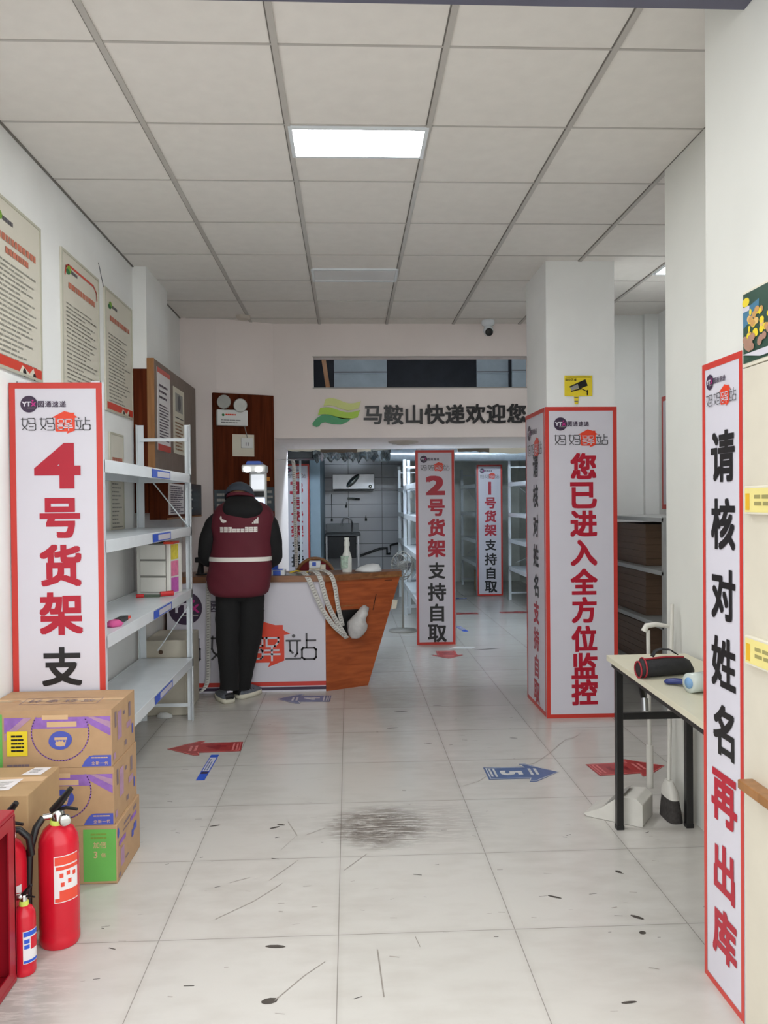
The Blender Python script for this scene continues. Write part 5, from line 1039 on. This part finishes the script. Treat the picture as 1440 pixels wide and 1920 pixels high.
# shoes
M_sh = mat('grey_knit_shoe', (98, 102, 110), .8, noise=.15, scale=50); M_sole = mat('cream_sole', (214, 210, 192), .6, noise=.04); M_shb = mat('black_shoe_overlay', (22, 22, 24), .6)
def shoe(heel, toe):
    h_, t_ = V((*heel, 0)), V((*toe, 0)); d = (t_-h_); ln = d.length; d.normalize(); s_ = V((d.y, -d.x, 0))
    def rings(mm, data, m_):
        n = 20; vs = []
        for a, z, w_, off in data: pass
    def outline(k, zz, sc):
        pts = []
        for i in range(24):
            a = 2*math.pi*i/24; u = .5-.5*math.cos(a); w_ = (.042+.014*math.sin(u*math.pi*1.1))*(1 if math.sin(a) >= 0 else -1)*min(1, 2.6*abs(math.sin(a)))**.8
            pts.append(h_+d*(u*ln*sc+ln*(1-sc)*.3)+s_*(w_*k)+V((0, 0, zz)))
        return pts
    q = MB(); L_ = [outline(.97, .001, .97), outline(1.03, .014, 1.0), outline(1.0, .036, .99)]; vs = [p for r in L_ for p in r]
    q.add(vs, [(i*24+k, i*24+(k+1) % 24, (i+1)*24+(k+1) % 24, (i+1)*24+k) for i in range(2) for k in range(24)]+[tuple(reversed(range(24))), tuple(range(48, 72))], M_sole, True); so = q.build('sole', None)
    q = MB(); L_ = []
    for zz, k, sc in ((.035, .97, .98), (.047, .96, .97), (.062, .86, .86), (.08, .78, .66), (.098, .72, .5), (.105, .7, .47)):
        o_ = outline(k, zz, sc) if zz < .06 else [h_+d*((.5-.5*math.cos(2*math.pi*i/24))*ln*sc+.004)+s_*((.042*k)*math.sin(2*math.pi*i/24)*1.12)+V((0, 0, zz)) for i in range(24)]
        L_.append(o_)
    vs = [p for r in L_ for p in r]; q.add(vs, [(i*24+k, i*24+(k+1) % 24, (i+1)*24+(k+1) % 24, (i+1)*24+k) for i in range(5) for k in range(24)]+[tuple(range(120, 144))], M_sh, True)
    sh_ = q.build('shoe', P0); so.parent = sh_
    so.matrix_parent_inverse = P0.matrix_basis.inverted() if 0 else (sh_.matrix_parent_inverse @ Matrix()).inverted() if 0 else Matrix()
    return sh_, so, h_, d, s_, ln
for heel, toe in (((-.878, 5.92), (-.99, 6.15)), ((-.845, 6.055), (-.70, 6.25))):
    sh_, so, h_, d, s_, ln = shoe(heel, toe)
    q = MB(); q.tube([h_+d*.004-s_*.03+V((0, 0, .05)), h_-d*.004+V((0, 0, .058)), h_+d*.004+s_*.03+V((0, 0, .05))], .012, M_shb, 8, flat=1.6); ov = q.build('heel_overlay'); ov.parent = sh_
    q = MB(); q.tube([h_+d*.0-s_*.02+V((0, 0, .088)), h_-d*.006+V((0, 0, .09)), h_+d*.0+s_*.02+V((0, 0, .088))], .007, M_white, 8); hb_ = q.build('heel_tab'); hb_.parent = sh_
    st = []
    for i in range(3):
        q = MB(); a = .1+i*.025; q.tube([h_+d*a+s_*.046+V((0, 0, .032)), h_+d*(a-.02)+s_*.038+V((0, 0, .066))], .005, M_shb, 6); e_ = q.build('side_stripe'); e_.parent = sh_
